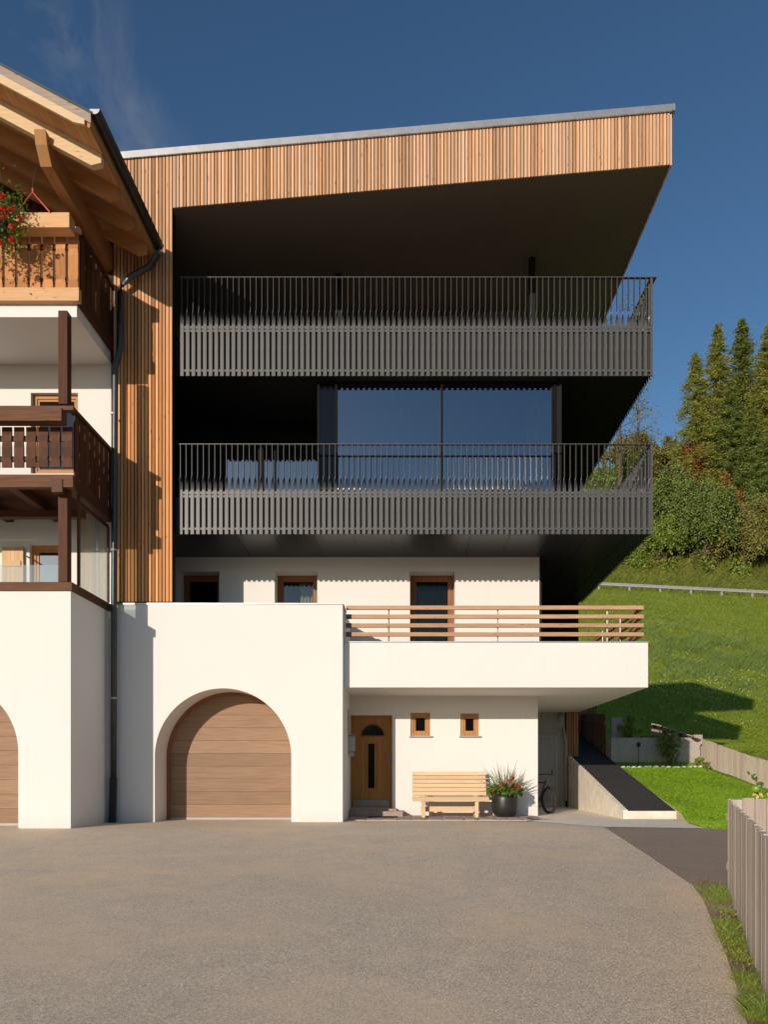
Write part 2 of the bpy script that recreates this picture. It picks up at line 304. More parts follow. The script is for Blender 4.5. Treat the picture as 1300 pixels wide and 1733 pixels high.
M = dict(
    white=plaster('white_plaster', (.77,.745,.705)),
    larch=wood('larch', (.52,.25,.11), (.72,.415,.22), 'z', .7, .46, True, tint=(.78,.56,.40), fresh=(1.08,.88,.62)),
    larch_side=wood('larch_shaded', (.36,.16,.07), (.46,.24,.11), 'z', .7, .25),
    dark=plain('anthracite_steel', (.078,.077,.074), .42, .0, 14, .16, .05),
    darkslat=wood('anthracite_slats', (.032,.031,.029), (.052,.05,.047), 'z', .6, .25, False),
    soffit=plain('dark_soffit', (.17,.135,.105), .8, 0, 1, .04),
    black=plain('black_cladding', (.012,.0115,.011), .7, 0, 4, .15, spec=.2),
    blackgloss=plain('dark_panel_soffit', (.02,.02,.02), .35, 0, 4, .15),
    railing=plain('galvanised', (.33,.33,.325), .6, .1, 5, .1),
    midglass=glass('curtained_glass', (.7,.72,.7), .02),
    frame=plain('black_frame', (.007,.007,.007), .6, 0, 6, .1, spec=.08),
    blackglass=plain('black_glass', (.004,.004,.005), .06, 0, 3, .1, spec=.35),
    zinc=plain('zinc', (.50,.50,.49), .38, .75, 5, .1),
    zincdark=plain('dark_zinc', (.075,.08,.085), .35, .6, 6, .15),
    steel=plain('steel', (.20,.20,.195), .4, .7, 9, .1),
    brownwood=wood('brown_stained_wood', (.058,.022,.011), (.13,.055,.028), 'z', .6, .35),
    brownwoodx=wood('brown_stained_beam', (.085,.036,.019), (.19,.09,.048), 'x', .6, .25),
    brownwoody=wood('brown_stained_joist', (.05,.021,.011), (.11,.05,.027), 'y', .5, .25),
    orange=wood('orange_slats', (.46,.18,.06), (.64,.31,.12), 'z', .6, .3),
    tanbeam=wood('tan_beam', (.56,.31,.145), (.74,.47,.26), 'x', .65, .15),
    spruce=wood('pale_spruce', (.60,.42,.23), (.78,.60,.38), 'x', .65, .15),
    sprucey=wood('spruce_purlin', (.40,.19,.075), (.54,.29,.13), 'y', .65, .15),
    boards=wood('roof_boards', (.36,.16,.055), (.50,.25,.10), 'x', .65, .25),
    greyboard=wood('weathered_verge', (.30,.24,.19), (.44,.37,.31), 'x', .85, .15),
    doorwood=wood('garage_door_planks', (.25,.155,.095), (.37,.245,.16), 'x', .6, .14, False),
    oak=wood('oak_door', (.36,.155,.04), (.46,.215,.065), 'z', .5, .12, False),
    winwood=wood('window_frames', (.40,.19,.075), (.52,.27,.11), 'z', .5, .12, False),
    redwin=wood('reddish_frames', (.25,.10,.045), (.34,.15,.07), 'z', .5, .12, False),
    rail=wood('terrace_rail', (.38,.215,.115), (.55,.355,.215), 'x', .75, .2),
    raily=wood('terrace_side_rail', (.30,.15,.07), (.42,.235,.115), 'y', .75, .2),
    bench=wood('bench_wood', (.62,.43,.24), (.76,.57,.36), 'x', .6, .12, False),
    shutter=wood('shutter_wood', (.60,.40,.20), (.74,.53,.30), 'z', .6, .15),
    fence=wood('weathered_fence', (.42,.35,.29), (.68,.595,.51), 'z', .9, .25, True, 2.0, tint=(.56,.44,.33)),
    redfence=wood('reddish_fence', (.20,.085,.045), (.30,.14,.075), 'z', .7, .25),
    glass=glass('window_glass', (.34,.33,.34), .215),
    clear=glass('clear_glass', (.82,.86,.85), .06),
    darkglass=glass('dark_glass', (.25,.27,.28), .03),
    room=plain('room_shade', (.035,.032,.03), .9),
    curtain=plain('pale_curtain', (.62,.60,.48), .9, 0, 5, .1),
    concrete=plain('concrete', (.76,.68,.56), .9, 0, 4, .12, .25),
    concdark=plain('grey_concrete', (.36,.345,.32), .9, 0, 4, .12, .25),
    asphalt=asphalt('asphalt_yard', (.72,.60,.455), .5, 1.9, .5),
    asphalt2=asphalt('asphalt_patch', (.32,.255,.20), .25, 1.8, .3),
    blackasph=asphalt('asphalt_ramp', (.06,.055,.052), .3, 1.3, .4),
    pebble=asphalt('exposed_concrete', (.86,.77,.64), .25, 1.2, .4),
    floorconc=plain('carport_floor', (.80,.69,.55), .9, 0, 2, .1, .1),
    stone=plain('porphyry', (.36,.265,.215), .85, 0, 6, .18, .2),
    stone2=plain('porphyry_grey', (.31,.25,.215), .85, 0, 6, .18, .2),
    mortar=plain('mortar', (.55,.47,.38), .95, 0, 20, .15, .3),
    soil=groundmat('soil', [(.25, (.17,.12,.085)), (.5, (.33,.24,.175)), (.8, (.46,.36,.27))], 1.2),
    lawn=groundmat('lawn_ground', [(.2, (.07,.12,.014)), (.55, (.14,.225,.028)), (.85, (.22,.30,.045))], .7),
    meadow=groundmat('meadow_ground', [(.2, (.10,.145,.024)), (.5, (.18,.225,.045)), (.75, (.27,.28,.075)), (.95, (.33,.29,.11))], .16),
    bank=groundmat('bank_ground', [(.2, (.06,.07,.02)), (.5, (.13,.13,.045)), (.8, (.24,.19,.09))], .3),
    pot=plain('black_pot', (.022,.021,.021), .38, 0, 4, .1),
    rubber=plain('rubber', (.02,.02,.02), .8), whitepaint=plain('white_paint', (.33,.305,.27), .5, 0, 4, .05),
    greypaint=plain('grey_paint', (.40,.38,.35), .5, 0, 4, .05), red=plain('red_rope', (.62,.11,.09), .7, 0, 12, .1),
    pebwhite=plain('white_stone', (.60,.58,.54), .9, 0, 10, .1),
    bark=wood('bark', (.075,.05,.035), (.16,.115,.08), 'z', .95, .15, False, 2), birchbark=wood('pale_bark', (.42,.36,.29), (.58,.52,.44), 'z', .9, .1),
    spr_n=leafmat('larch_needles', (.11,.135,.022), (.40,.41,.08), .4), fir_n=leafmat('spruce_needles', (.065,.095,.02), (.25,.30,.065), .35),
    broad=leafmat('broad_leaves', (.055,.09,.02), (.26,.33,.085), .35), bright=leafmat('bright_leaves', (.09,.14,.02), (.28,.37,.065), .35),
    rust=leafmat('autumn_leaves', (.14,.08,.022), (.38,.19,.05), .3), olive=leafmat('olive_leaves', (.10,.105,.024), (.32,.30,.085), .3),
    blade=leafmat('lawn_blades', (.20,.35,.02), (.48,.70,.06), .4), mblade=leafmat('meadow_blades', (.15,.225,.022), (.45,.55,.07), .4),
    dblade=leafmat('tall_grass_blades', (.14,.215,.05), (.40,.52,.14), .4), dryblade=leafmat('dry_blades', (.14,.13,.05), (.32,.26,.13), .4),
    petal=leafmat('red_petals', (.45,.015,.015), (.72,.04,.03), .3), flower=plain('white_petals', (.75,.75,.68), .8),
    spike=leafmat('spiky_leaves', (.10,.13,.05), (.28,.32,.15), .3), geran=leafmat('geranium_leaves', (.045,.10,.015), (.15,.24,.035), .35),
    apple=plain('green_apple', (.18,.30,.03), .35, 0, 3, .2), tan=plain('young_leaf_tips', (.50,.42,.12), .6))

# ------------------------------------------------------------------ setting: ground, yard, lawn, hillside
def grid(name, xs, ys, mat, dz=0, **p):
    mb = MB(); nx = len(xs)
    for y in ys:
        for x in xs: mb.v.append((x, y, tz(x, y)+dz))
    for j in range(len(ys)-1):
        for i in range(nx-1): mb.f.append((j*nx+i, j*nx+i+1, (j+1)*nx+i+1, (j+1)*nx+i))
    return obj(name, mb, mat, smooth=True, kind='structure', **p)
def span(a, b, n): return [a+(b-a)*k/n for k in range(n+1)]
grid('ground', [-500,-120,-60,-30,-15,-8,0,5.49,5.51,8,15,30,60,120,500], [-420,-120,-60,-20,-5,0,5,10,14,15.8], M['soil'])
grid('ground', [-120,-30,-8,0,5.49], [15.8,20,23.999], M['soil'])
def sheet(name, pts, mat, dz, kind='structure'):                  # a thin sheet following the yard, split where the yard levels out
    def clip(P, keep):
        o = []
        for a, b in zip(P, P[1:]+P[:1]):
            ia, ib = keep(a), keep(b)
            if ia: o.append(a)
            if ia != ib:
                t = (14-a[1])/(b[1]-a[1]); o.append((a[0]+(b[0]-a[0])*t, 14))
        return o
    mb = MB()
    for keep in (lambda p: p[1] <= 14, lambda p: p[1] >= 14):
        P = clip(pts, keep)
        if len(P) > 2: mb.quad(*[(x, y, (-.045*(14-y) if y < 14 else 0)+dz) for x, y in P])
    o = obj(name, mb, mat); o['kind'] = kind; return o
edge = [gp(*p) for p in ((1265,1733), (1250,1680), (1232,1625), (1210,1570), (1190,1522), (1172,1498))]
sheet('asphalt_yard', [(-60,-30), (1.0,-30), (1.2,1.0), (1.62,3.0)]+edge+[gp(1090,1443), gp(1020,1399.5), gp(905,1390.5), (-1.35,16.35), (-1.35,18.4), (-60,18.4)], M['asphalt'], .005)
sheet('asphalt_patch', [gp(1020,1399.5), gp(1090,1443), gp(1172,1498), gp(1232,1503), (3.9,8.6), (7.2,13.0), gp(1235,1403.5), gp(1190,1401.5)], M['asphalt2'], .005)
sheet('concrete_strip', [gp(905,1390.5), gp(1020,1399.5), gp(1195,1402), (5.75,15.2), (6.1,16.86), (3.3,16.86), (2.6,16.35)], M['pebble'], .010)
sheet('carport_floor', [(2.95,16.86), (4.9,16.86), (4.9,22.9), (2.95,22.9)], M['floorconc'], .010)
def gridl(name, ys, mat, xl, xr, n, dz=.012):
    mb = MB()
    for y in ys:
        for k in range(n+1):
            x = xl(y)+(xr(y)-xl(y))*k/n; z = tz(max(x, 5.6), y)
            mb.v.append((x, y, z+dz+.02*math.sin(x*3.1+y*2)*math.sin(y*1.7)))
    for j in range(len(ys)-1):
        for i in range(n): a = j*(n+1)+i; mb.f.append((a, a+1, a+n+2, a+n+1))
    return obj(name, mb, mat, smooth=True, kind='structure')
def lx(y):
    P = [(13.3,6.6), (13.8,5.9), (14.1,5.62), (15.2,5.78), (16.6,6.06), (22.6,6.1)]
    for (a, b), (c, d) in zip(P, P[1:]):
        if y <= c: return b+(d-b)*(y-a)/(c-a)
    return 6.1
def fx(y): return 8.75+(22.2-y)*.131                              # line of the garden fence
gridl('lawn', span(13.3, 22.6, 30), M['lawn'], lx, lambda y: fx(y), 12)
gridl('meadow', span(13.3, 24, 24), M['meadow'], lambda y: fx(min(y, 22.6)) if y < 22.6 else 6.0, lambda y: 90, 40, .008)
grid('meadow', [-120,-60,-30]+span(-20, 5.4, 8)+span(5.6, 60, 44)+[80,120], span(24, 80, 64), M['meadow'])
grid('road', [-120,-60,-20,0,20,40,80,120], [80,85], M['asphalt2'], .0)
grid('hillside', [-160,-80,-40,-20,0,10,20,30,40,60,90,160], [85,88,92,97,104,112,130,170,280], M['bank'])

def blades(name, pts, h, w, mat, lean=.35, parent=None, seg=1, **props):
    n = len(pts); P = np.array(pts); a = rng.uniform(0, 2*np.pi, n); hh = h*rng.uniform(.5, 1.25, n); ww = w*rng.uniform(.6, 1.3, n)
    dx = np.cos(a)[:,None]; dy = np.sin(a)[:,None]; D = np.concatenate([dx, dy, np.zeros((n,1))], 1)
    b = rng.uniform(0, 2*np.pi, n); L = np.stack([np.cos(b)*lean, np.sin(b)*lean, np.ones(n)], 1)*hh[:,None]*rng.uniform(.7,1.1,(n,1))
    W = D*ww[:,None]; T = L+np.stack([np.cos(b)*lean*.5*hh, np.sin(b)*lean*.5*hh, -.1*hh], 1)
    if seg == 1: V = np.stack([P-W, P+W, P+T*.6+W*.7, P+T], 1)
    else:                                                             # a bent blade: two joined pieces
        m = P+L*.62; tip = P+L+np.stack([np.cos(b)*lean*.6*hh, np.sin(b)*lean*.6*hh, -.28*hh], 1)
        V = np.concatenate([np.stack([P-W, P+W, m+W*.75, m-W*.75], 1), np.stack([m-W*.75, m+W*.75, tip+W*.1, tip-W*.1], 1)])
    return npobj(name, V, mat, parent, kind='stuff', **props)
def scatter(n, f):
    out = []
    while len(out) < n:
        p = f()
        if p: out.append(p)
    return out
def lawnpt():
    y = random.uniform(13.5, 22.5); x = random.uniform(5.6, 10)
    if x < lx(y)+.01 or x > fx(y)-.28: return None
    return (x, y, tz(max(x, 5.6), y)+.005)
blades('lawn_grass', scatter(80000, lawnpt), .065, .008, M['blade'], .9)
def meadowpt(lo=24, hi=79.8, u0=960, u1=1380):
    def f():
        y = lo+(hi-lo)*random.random()**1.35; u = random.uniform(u0, u1); x = xx(u, y)
        if y < 24 and x < fx(y)+.1: return None
        return (x, y, tz(x, y)-.02)
    return f
blades('meadow_grass', scatter(260000, meadowpt()), .19, .021, M['mblade'], .8)
blades('meadow_grass', scatter(9000, meadowpt(17, 26, 1180, 1420)), .14, .009, M['mblade'], .7)
VY = list(np.arange(25, 79, 1.0)); VV = [CV-(tz(.31*q, q)-H)*F/q for q in VY]; VV, VY = VV[::-1], VY[::-1]
def tallpt():
    u = random.gauss(1190, 75); v = 1108+random.gauss(0, 26)+(u-1190)*.16
    y = float(np.interp(v, VV, VY)); x = xx(u, y)
    return (x, y, tz(x, y)) if math.sin(x*1.3+y*.7)+math.sin(x*.5-y*1.1) > -.4 else None
blades('tall_grass', scatter(24000, tallpt), .5, .024, M['dblade'], .7)
blades('dry_grass', scatter(16000, lambda: (lambda u, y: (xx(u, y), y, tz(xx(u, y), y)))(random.uniform(980, 1330), random.uniform(84.5, 93))), .45, .02, M['dryblade'], .7)
blades('bank_grass', scatter(60000, lambda: (lambda u, y: (xx(u, y), y, tz(xx(u, y), y)))(random.uniform(980, 1330), random.uniform(85, 112))), .5, .035, M['mblade'], .8)
def clover():
    u = random.gauss(1195, 70); v = random.gauss(1150, 30); y = float(np.interp(v, VV, VY))
    return (xx(u, y), y, tz(xx(u, y), y)+.12) if 24.5 < y < 70 else None
cp = np.array(scatter(300, clover)); q = .028
V = np.stack([cp+[-q,0,-q*.7], cp+[q,0,-q*.7], cp+[q,-.02,q], cp+[-q,-.02,q]], 1); npobj('clover_flowers', V, M['flower'], kind='stuff')

# wooded hills across the valley, behind the camera (they show in the window panes)
hm = MB(); hx = span(-900, 900, 60)
for j, (y, f) in enumerate(((-260, 0), (-380, .45), (-520, .8), (-700, 1))):
    for x in hx: hm.v.append((x, y-abs(x)*.0, -14+f*(58+22*math.sin(x*.006+1)+11*math.sin(x*.021)+5*math.sin(x*.067+j))))
for j in range(3):
    for i in range(60): a = j*61+i; hm.f.append((a, a+1, a+62, a+61))
obj('hills', hm, M['bank'], smooth=True, kind='structure')

# ------------------------------------------------------------------ modern house
house = thing('modern_house', 'modern house with larch slatted roof fascia, anthracite balconies and white garage base', 'house', (0, 17, 0))
YG = 15.9; YF = 15.93; YR = 16.15; YW = 18.0; YQ = 22.8; XL = -6.385
ZG = zz(1023, YG); ZT0 = zz(1163, YR); ZT1 = zz(1087, YR)
# garage block
xc, r, zs = xx(377.5, YG), 115.5*YG/F, zz(1280, YG)
gw = obj('garage_wall', MB().archwall(XL, xx(580, YG), ZG, YG, 16.7, xc, r, zs), M['white'], house)
XG = xx(580, YG)
obj('garage_side_wall', MB().box(XG-.3, XG, 16.7, 18.0, 0, ZG), M['white'], house)
obj('garage_roof', MB().box(XL, XG-.3, 16.7, 18.0, ZG-.4, ZG-.28), M['concdark'], house)
obj('garage_coping', MB().box(XL, XG+.02, YG-.025, 16.72, ZG+.001, ZG+.028), M['zinc'], house)
def garage_door(parent, xc, r, zs, y, z0, mat):
    d = obj('garage_door', MB().box(xc-r-.12, xc+r+.12, y+.03, y+.06, .0, zs+r+.15), M['black'], parent)
    z = .06; h = .287; k = 0; proto = None
    while z < zs+r+.05:
        b = MB().box(-r-.1, r+.1, -.018, .022, 0, h-.005)
        if proto is None:
            proto = obj('panel', MB().box(-r-.1, r+.1, 0, .03, 0, h-.005), mat); proto.parent = d
        else: proto = dup(proto, (0,0,0), d)
        rl = rootloc(d); proto.location = (xc-rl[0], y-rl[1], z-rl[2]); z += h; k += 1
    obj('bottom_seal', MB().box(xc-r-.1, xc+r+.1, y-.006, y+.028, .0, .055), M['greypaint'], d)
    ring = MB(); n = 40; a = r-.002; b = r-.065
    P = [(-1, 0.0)]+[(k/n, None) for k in range(n+1)]+[(2, 0.0)]
    def pt(k, rr): t = math.pi*k/n; return (xc-rr*math.cos(t), zs+rr*math.sin(t))
    A = [(xc-a, .0)]+[pt(k, a) for k in range(n+1)]+[(xc+a, .0)]; B = [(xc-b, .0)]+[pt(k, b) for k in range(n+1)]+[(xc+b, .0)]
    for i in range(len(A)-1):
        f0, f1 = y-.07, y-.012
        ring.quad((A[i][0],f0,A[i][1]), (A[i+1][0],f0,A[i+1][1]), (B[i+1][0],f0,B[i+1][1]), (B[i][0],f0,B[i][1]))
        ring.quad((B[i][0],f0,B[i][1]), (B[i+1][0],f0,B[i+1][1]), (B[i+1][0],f1,B[i+1][1]), (B[i][0],f1,B[i][1]))
    obj('door_frame', ring, M['redwin'], d)
    return d
garage_door(house, xc, r, zs, 16.73, 0, M['doorwood'])
# ground floor wall with the entrance
XR = 3.12
dx0, dx1, dz0, dz1 = xx(592.5, YW), xx(664, YW), .2, zz(1210, YW)
w1 = (xx(695,YW), xx(728,YW), zz(1245,YW), zz(1206,YW)); w2 = (xx(779.5,YW), xx(810.5,YW), zz(1245,YW), zz(1207,YW))
obj('ground_floor_wall', MB().wall(XG+.002, XR, 0, ZT0+.02, YW, YW+.3, [(dx0, dx1, dz0, dz1), w1, w2]), M['white'], house)
obj('carport_side_wall', MB().box(XR-.3, XR-.002, YW+.3, YQ, 0, ZT0+.02), M['white'], house)
def frame(mb, x0, x1, z0, z1, y0, y1, t):
    mb.box(x0, x0+t, y0, y1, z0, z1).box(x1-t, x1, y0, y1, z0, z1).box(x0+t, x1-t, y0, y1, z1-t, z1).box(x0+t, x1-t, y0, y1, z0, z0+t); return mb
def window(parent, h, y, t, mat, pane, sill=None, room=True, inner=None, depth=.08):
    x0, x1, z0, z1 = h; e = .004
    f = obj('window', frame(MB(), x0+e, x1-e, z0+e, z1-e, y, y+depth, t), mat, parent)
    if inner: obj('sash', frame(MB(), x0+t+.003, x1-t-.003, z0+t+.003, z1-t-.003, y+.02, y+depth-.01, inner), mat, f)
    obj('pane', MB().box(x0+t, x1-t, y+depth*.5, y+depth*.5+.008, z0+t, z1-t), pane, f)
    if room:
        rb = MB(); a, b, c, d = x0-.6, x1+.6, z0-.3, z1+.2; y0, y1 = y+depth+.25, y+1.9
        rb.quad((a,y1,c),(b,y1,c),(b,y1,d),(a,y1,d)).quad((a,y0,c),(a,y1,c),(a,y1,d),(a,y0,d)).quad((b,y0,c),(b,y0,d),(b,y1,d),(b,y1,c)).quad((a,y0,d),(a,y1,d),(b,y1,d),(b,y0,d)).quad((a,y0,c),(b,y0,c),(b,y1,c),(a,y1,c))
        obj('room', rb, M['room'], f)
    if sill: obj('sill', MB().box(x0-.03, x1+.05, y-sill, y+.02, z0-.035, z0+.003), M['concdark'], f)
    return f
for h in (w1, w2): window(house, h, YW+.03, .07, M['winwood'], M['blackglass'], .08, True, .05)
# entrance door
yd = YW+.13
door = obj('front_door', frame(MB(), dx0+.003, dx1-.003, dz0, dz1-.003, yd-.01, yd+.07, .045), M['oak'], house)
n = 9; pw = (dx1-dx0-.1)/n
leafx0 = dx0+.05
gx0, gx1, gz0, gz1 = xx(623,yd), xx(634,yd), zz(1333,yd), zz(1258,yd); ax, az, ar = xx(631,yd), zz(1245,yd), 19.5*yd/F
obj('door_leaf', MB().box(leafx0, dx1-.05, yd+.012, yd+.05, dz0+.01, dz1-.05), M['oak'], door)
for k in range(n):
    a = leafx0+k*pw; b = a+pw
    segs = [(dz0+.2, dz1-.055)]
    cx = (a+b)/2
    if abs(cx-ax) < ar:
        top = az+math.sqrt(max(0, ar*ar-(cx-ax)**2)); segs = [(dz0+.2, az-.02), (top+.02, dz1-.055)]
    if b > gx0-.015 and a < gx1+.015: segs = [(dz0+.2, gz0-.03), (gz1+.03, segs[0][1])]+segs[1:]
    mb = MB()
    for c, d in segs: mb.box(a+.002, b-.002, yd, yd+.014, c, d)
    obj('plank', mb, M['oak'], door)
fan = MB(); A = [(ax-ar*math.cos(math.pi*k/20), az+ar*math.sin(math.pi*k/20)) for k in range(21)]
fan.quad(*[(x, yd-.003, z) for x, z in A]); obj('fan_light', fan, M['blackglass'], door); obj('fan_light_backing', MB().quad(*[(x, yd+.0105, z) for x, z in A]), M['room'], door)
rim = MB().tube([(x, yd-.004, z) for x, z in A]+[(ax-ar, yd-.004, az)], .012, 6); obj('fan_light_trim', rim, M['redwin'], door)
obj('slot_light', MB().box(gx0, gx1, yd+.002, yd+.008, gz0, gz1), M['blackglass'], door); obj('slot_light_trim', frame(MB(), gx0-.03, gx1+.03, gz0-.03, gz1+.03, yd-.008, yd+.011, .03), M['oak'], door)
obj('kick_plate', MB().box(leafx0+.02, dx1-.07, yd-.004, yd+.01, dz0+.03, dz0+.19), M['steel'], door)
hx, hz = xx(657,yd), zz(1283,yd); obj('door_handle', MB().box(hx-.018, hx+.018, yd-.012, yd, hz-.11, hz+.07).tube([(hx,yd-.01,hz),(hx,yd-.06,hz),(hx-.09,yd-.06,hz)], .011, 8), M['steel'], door)
obj('hallway', MB().box(dx0-.2, dx1+.2, YW+.31, YW+.34, 0, dz1+.1), M['room'], house)
# terrace slab with parapet and wooden rail
ter = obj('terrace', MB().box(XG+.004, 5.19, YR, YQ-.003, ZT0, 3.25).box(XG+.004, 5.19, YR, YR+.2, 3.25, ZT1).box(4.99, 5.19, YR+.2, YQ-.003, 3.25, ZT1), M['white'], house)
obj('terrace_coping', MB().box(XG+.01, 5.21, YR-.02, YR+.215, ZT1+.001, ZT1+.022).box(4.975, 5.21, YR+.215, YQ-.01, ZT1+.001, ZT1+.022), M['zinc'], ter)
yr = YR+.1
plist = []
for u in (658, 843, 1029): plist.append(MB().tube([(xx(u,yr), yr+.05, ZT1+.02), (xx(u,yr), yr+.05, zz(1024,yr))], .016, 8))
for y in (17.6, 19.2, 20.8): plist.append(MB().tube([(5.0, y, ZT1+.02), (5.0, y, zz(1024,yr))], .016, 8))
trail = obj('terrace_railing', MB().box(xx(586,yr), 5.12, yr+.034, yr+.046, zz(1024,yr)-.02, zz(1024,yr)-.002), M['steel'], house)
for m_ in plist: obj('post', m_, M['steel'], trail)
for v in (1028.5, 1043.5, 1058.5, 1073.5):
    z = zz(v, yr); x0 = xx(586 if v < 1035 else 588, yr)
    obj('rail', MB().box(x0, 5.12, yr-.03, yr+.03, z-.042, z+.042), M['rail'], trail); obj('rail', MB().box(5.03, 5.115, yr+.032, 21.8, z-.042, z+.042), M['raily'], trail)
    if v > 1035: obj('rail_bracket', MB().box(x0-.03, x0+.09, yr-.034, yr+.034, z-.048, z+.048), M['dark'], trail)
# first floor white wall
ZS1 = 6.275
wa = (xx(303,YW), xx(371,YW), 4.25, zz(967,YW)); wb = (xx(465,YW), xx(537,YW), 4.25, zz(967,YW)); wc = (xx(694,YW), xx(770,YW), 3.26, zz(967,YW))
obj('first_floor_wall', MB().wall(XL, 3.157, 3.25, ZS1+.02, YW, YW+.5, [wa, wb, wc]), M['white'], house)
obj('side_cladding', MB().box(3.157, 3.22, YW+.02, YQ, 3.26, ZS1+.02), M['black'], house)
for h in (wa, wb, wc):
    w = window(house, h, YW+.38, .085, M['redwin'], M['midglass'] if h is wb else M['blackglass'], None, True, .06)
obj('curtain', MB().quad(*[(xx(505,18.3)+k*.022, 18.36+.018*math.sin(k*1.9), z) for k, z in ((0,4.3),(0,5.85))], (0,0,0))if False else (lambda m: [m.quad((xx(504,18.3)+.022*k, 18.72+.02*math.sin(k*1.7), 4.3), (xx(504,18.3)+.022*(k+1), 18.72+.02*math.sin((k+1)*1.7), 4.3), (xx(504,18.3)+.022*(k+1), 18.72+.02*math.sin((k+1)*1.7), 5.8), (xx(504,18.3)+.022*k, 18.72+.02*math.sin(k*1.7), 5.8)) for k in range(15)] and m)(MB()), M['curtain'], house)
# floors two and three: slabs, dark cladding, big glazing
XB = xx(1103, YR)
ZB1 = zz(904, YR); ZB2 = zz(636.5, YR); HB = 1.94
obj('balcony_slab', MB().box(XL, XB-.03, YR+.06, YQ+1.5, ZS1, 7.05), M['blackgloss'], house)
xs = XL
k = 0
while xs < XB-.06:
    e = min(xs+.86, XB-.04); y1_ = YW-.006 if e < 3.2 else YQ-.01
    obj('soffit_panel', MB().box(xs+.005, e-.005, YR+.075, y1_, ZS1-.016, ZS1-.002), M['blackgloss'], house); xs = e
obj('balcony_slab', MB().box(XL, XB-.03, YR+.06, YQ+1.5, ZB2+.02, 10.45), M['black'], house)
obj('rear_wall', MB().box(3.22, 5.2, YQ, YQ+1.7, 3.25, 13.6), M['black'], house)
yg = 16.42; gx = (xx(570,yg), xx(748,yg), xx(934,yg)); bx0, bx1 = xx(537,yg), xx(943,yg); gzt = zz(650,yg); gzb = 7.06
glz = obj('glazing', frame(MB(), bx0, bx1, gzb, ZB2+.018, yg, yg+.1, .05).box(gx[0]-.03, gx[0]+.015, yg-.01, yg+.08, gzb, gzt).box(gx[1]-.022, gx[1]+.022, yg-.01, yg+.08, gzb, gzt).box(gx[2], bx1-.05, yg, yg+.1, gzb, gzt), M['frame'], house)
obj('panel', MB().box(bx0+.05, gx[0]-.03, yg+.02, yg+.06, gzb, gzt), M['blackglass'], glz)
obj('pane', MB().box(gx[0]+.015, gx[1]-.022, yg+.03, yg+.045, gzb, gzt), M['glass'], glz); obj('pane', MB().box(gx[1]+.022, gx[2], yg+.03, yg+.045, gzb, gzt), M['glass'], glz)
cu = MB(); c0 = xx(893, 16.9)
for k in range(16): cu.quad((c0+.033*k, 16.95+.03*math.sin(k*1.9), 7.06), (c0+.033*(k+1), 16.95+.03*math.sin((k+1)*1.9), 7.06), (c0+.033*(k+1), 16.95+.03*math.sin((k+1)*1.9), 9.6), (c0+.033*k, 16.95+.03*math.sin(k*1.9), 9.6))
obj('curtain', cu, M['curtain'], glz)
obj('lower_rail', MB().box(gx[0], gx[2], yg+.05, yg+.09, zz(771,yg)-.03, zz(771,yg)+.03), M['frame'], glz)
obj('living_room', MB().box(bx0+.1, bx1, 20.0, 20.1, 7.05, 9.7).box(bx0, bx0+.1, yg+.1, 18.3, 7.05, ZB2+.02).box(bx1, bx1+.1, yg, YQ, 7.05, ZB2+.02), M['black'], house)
yl = 18.34; lg0 = xx(383, yl)
log = obj('loggia_glazing', MB().box(lg0-.08, lg0, yl, yl+.1, 7.05, 9.66).box(lg0, bx0, yl, yl+.1, 9.2, 9.66).box(xx(437,yl), xx(446,yl), yl-.04, yl+.08, 7.05, 9.2).box(xx(464,yl), xx(467,yl), yl, yl+.08, 7.05, 9.2), M['frame'], house)
obj('pane', MB().box(lg0, xx(437,yl), yl+.03, yl+.045, 7.05, 9.2), M['glass'], log); obj('pane', MB().box(xx(446,yl), bx0+.1, yl+.03, yl+.045, 7.05, 9.2), M['glass'], log)
obj('loggia_wall', MB().box(XL, lg0-.08, yl, yl+.12, 7.05, 9.66).box(XL, bx0, 20.0, 20.1, 7.05, 9.66).box(XL-.01, XL+.1, 16.3, 24, 4.7, 12.9), M['black'], house)
# top terrace
y3 = 20.6
obj('attic_wall', MB().box(XL, 3.15, y3, y3+.2, 10.4, 14.0), M['soffit'], house)
def roofz(X): return 13.134+.0868*(X+5.07)
obj('attic_glazing', frame(MB(), -3.2, 1.4, 10.5, 12.9, y3-.06, y3-.005, .09).box(-1.0, -.92, y3-.05, y3-.005, 10.5, 12.85), M['black'], house)
for u in (573, 900.5):
    x = xx(u, 18.58); obj('column', MB().box(x-.075, x+.075, 18.5, 18.65, 10.45, roofz(x)+.02), M['black'], house)
# roof wedge, fascia slats
RX0, RX1 = XL, 5.60; RT = 1.1
roof = obj('roof', slab(RX0, RX1, YF+.04, 24.5, lambda x: roofz(x)+.02, lambda x: roofz(x)+RT-.01), M['soffit'], house)
obj('roof_edge', slab(RX0-.15, RX1+.09, YF-.045, 24.6, lambda x: roofz(x)+RT+.012, lambda x: roofz(x)+RT+.155), M['zinc'], roof)
obj('shadow_gap', slab(RX0-.1, RX1+.03, YF+.02, 24.5, lambda x: roofz(x)+RT-.01, lambda x: roofz(x)+RT+.012), M['black'], roof)
fac = obj('facade_backing', MB().box(XL, -5.09, YF+.04, YF+.3, ZG+.03, roofz(-5.09)+.02), M['black'], house)
x = -5.07; pitch = .0745; sw = .053; k = 0
def slat(x, low):
    x1 = x+sw
    z0 = (lambda q: ZG+.07) if low else (lambda q: roofz(q))
    obj('slat', slab(x, x1, YF, YF+.036, z0, lambda q: roofz(q)+RT), M['larch'], fac if low else roof)
xs = -5.07-sw
while xs > XL: slat(xs, True); xs -= pitch
xs = -5.07-sw+pitch
while xs < RX1-sw: slat(xs, False); xs += pitch
sid = MB(); y = YF+.02
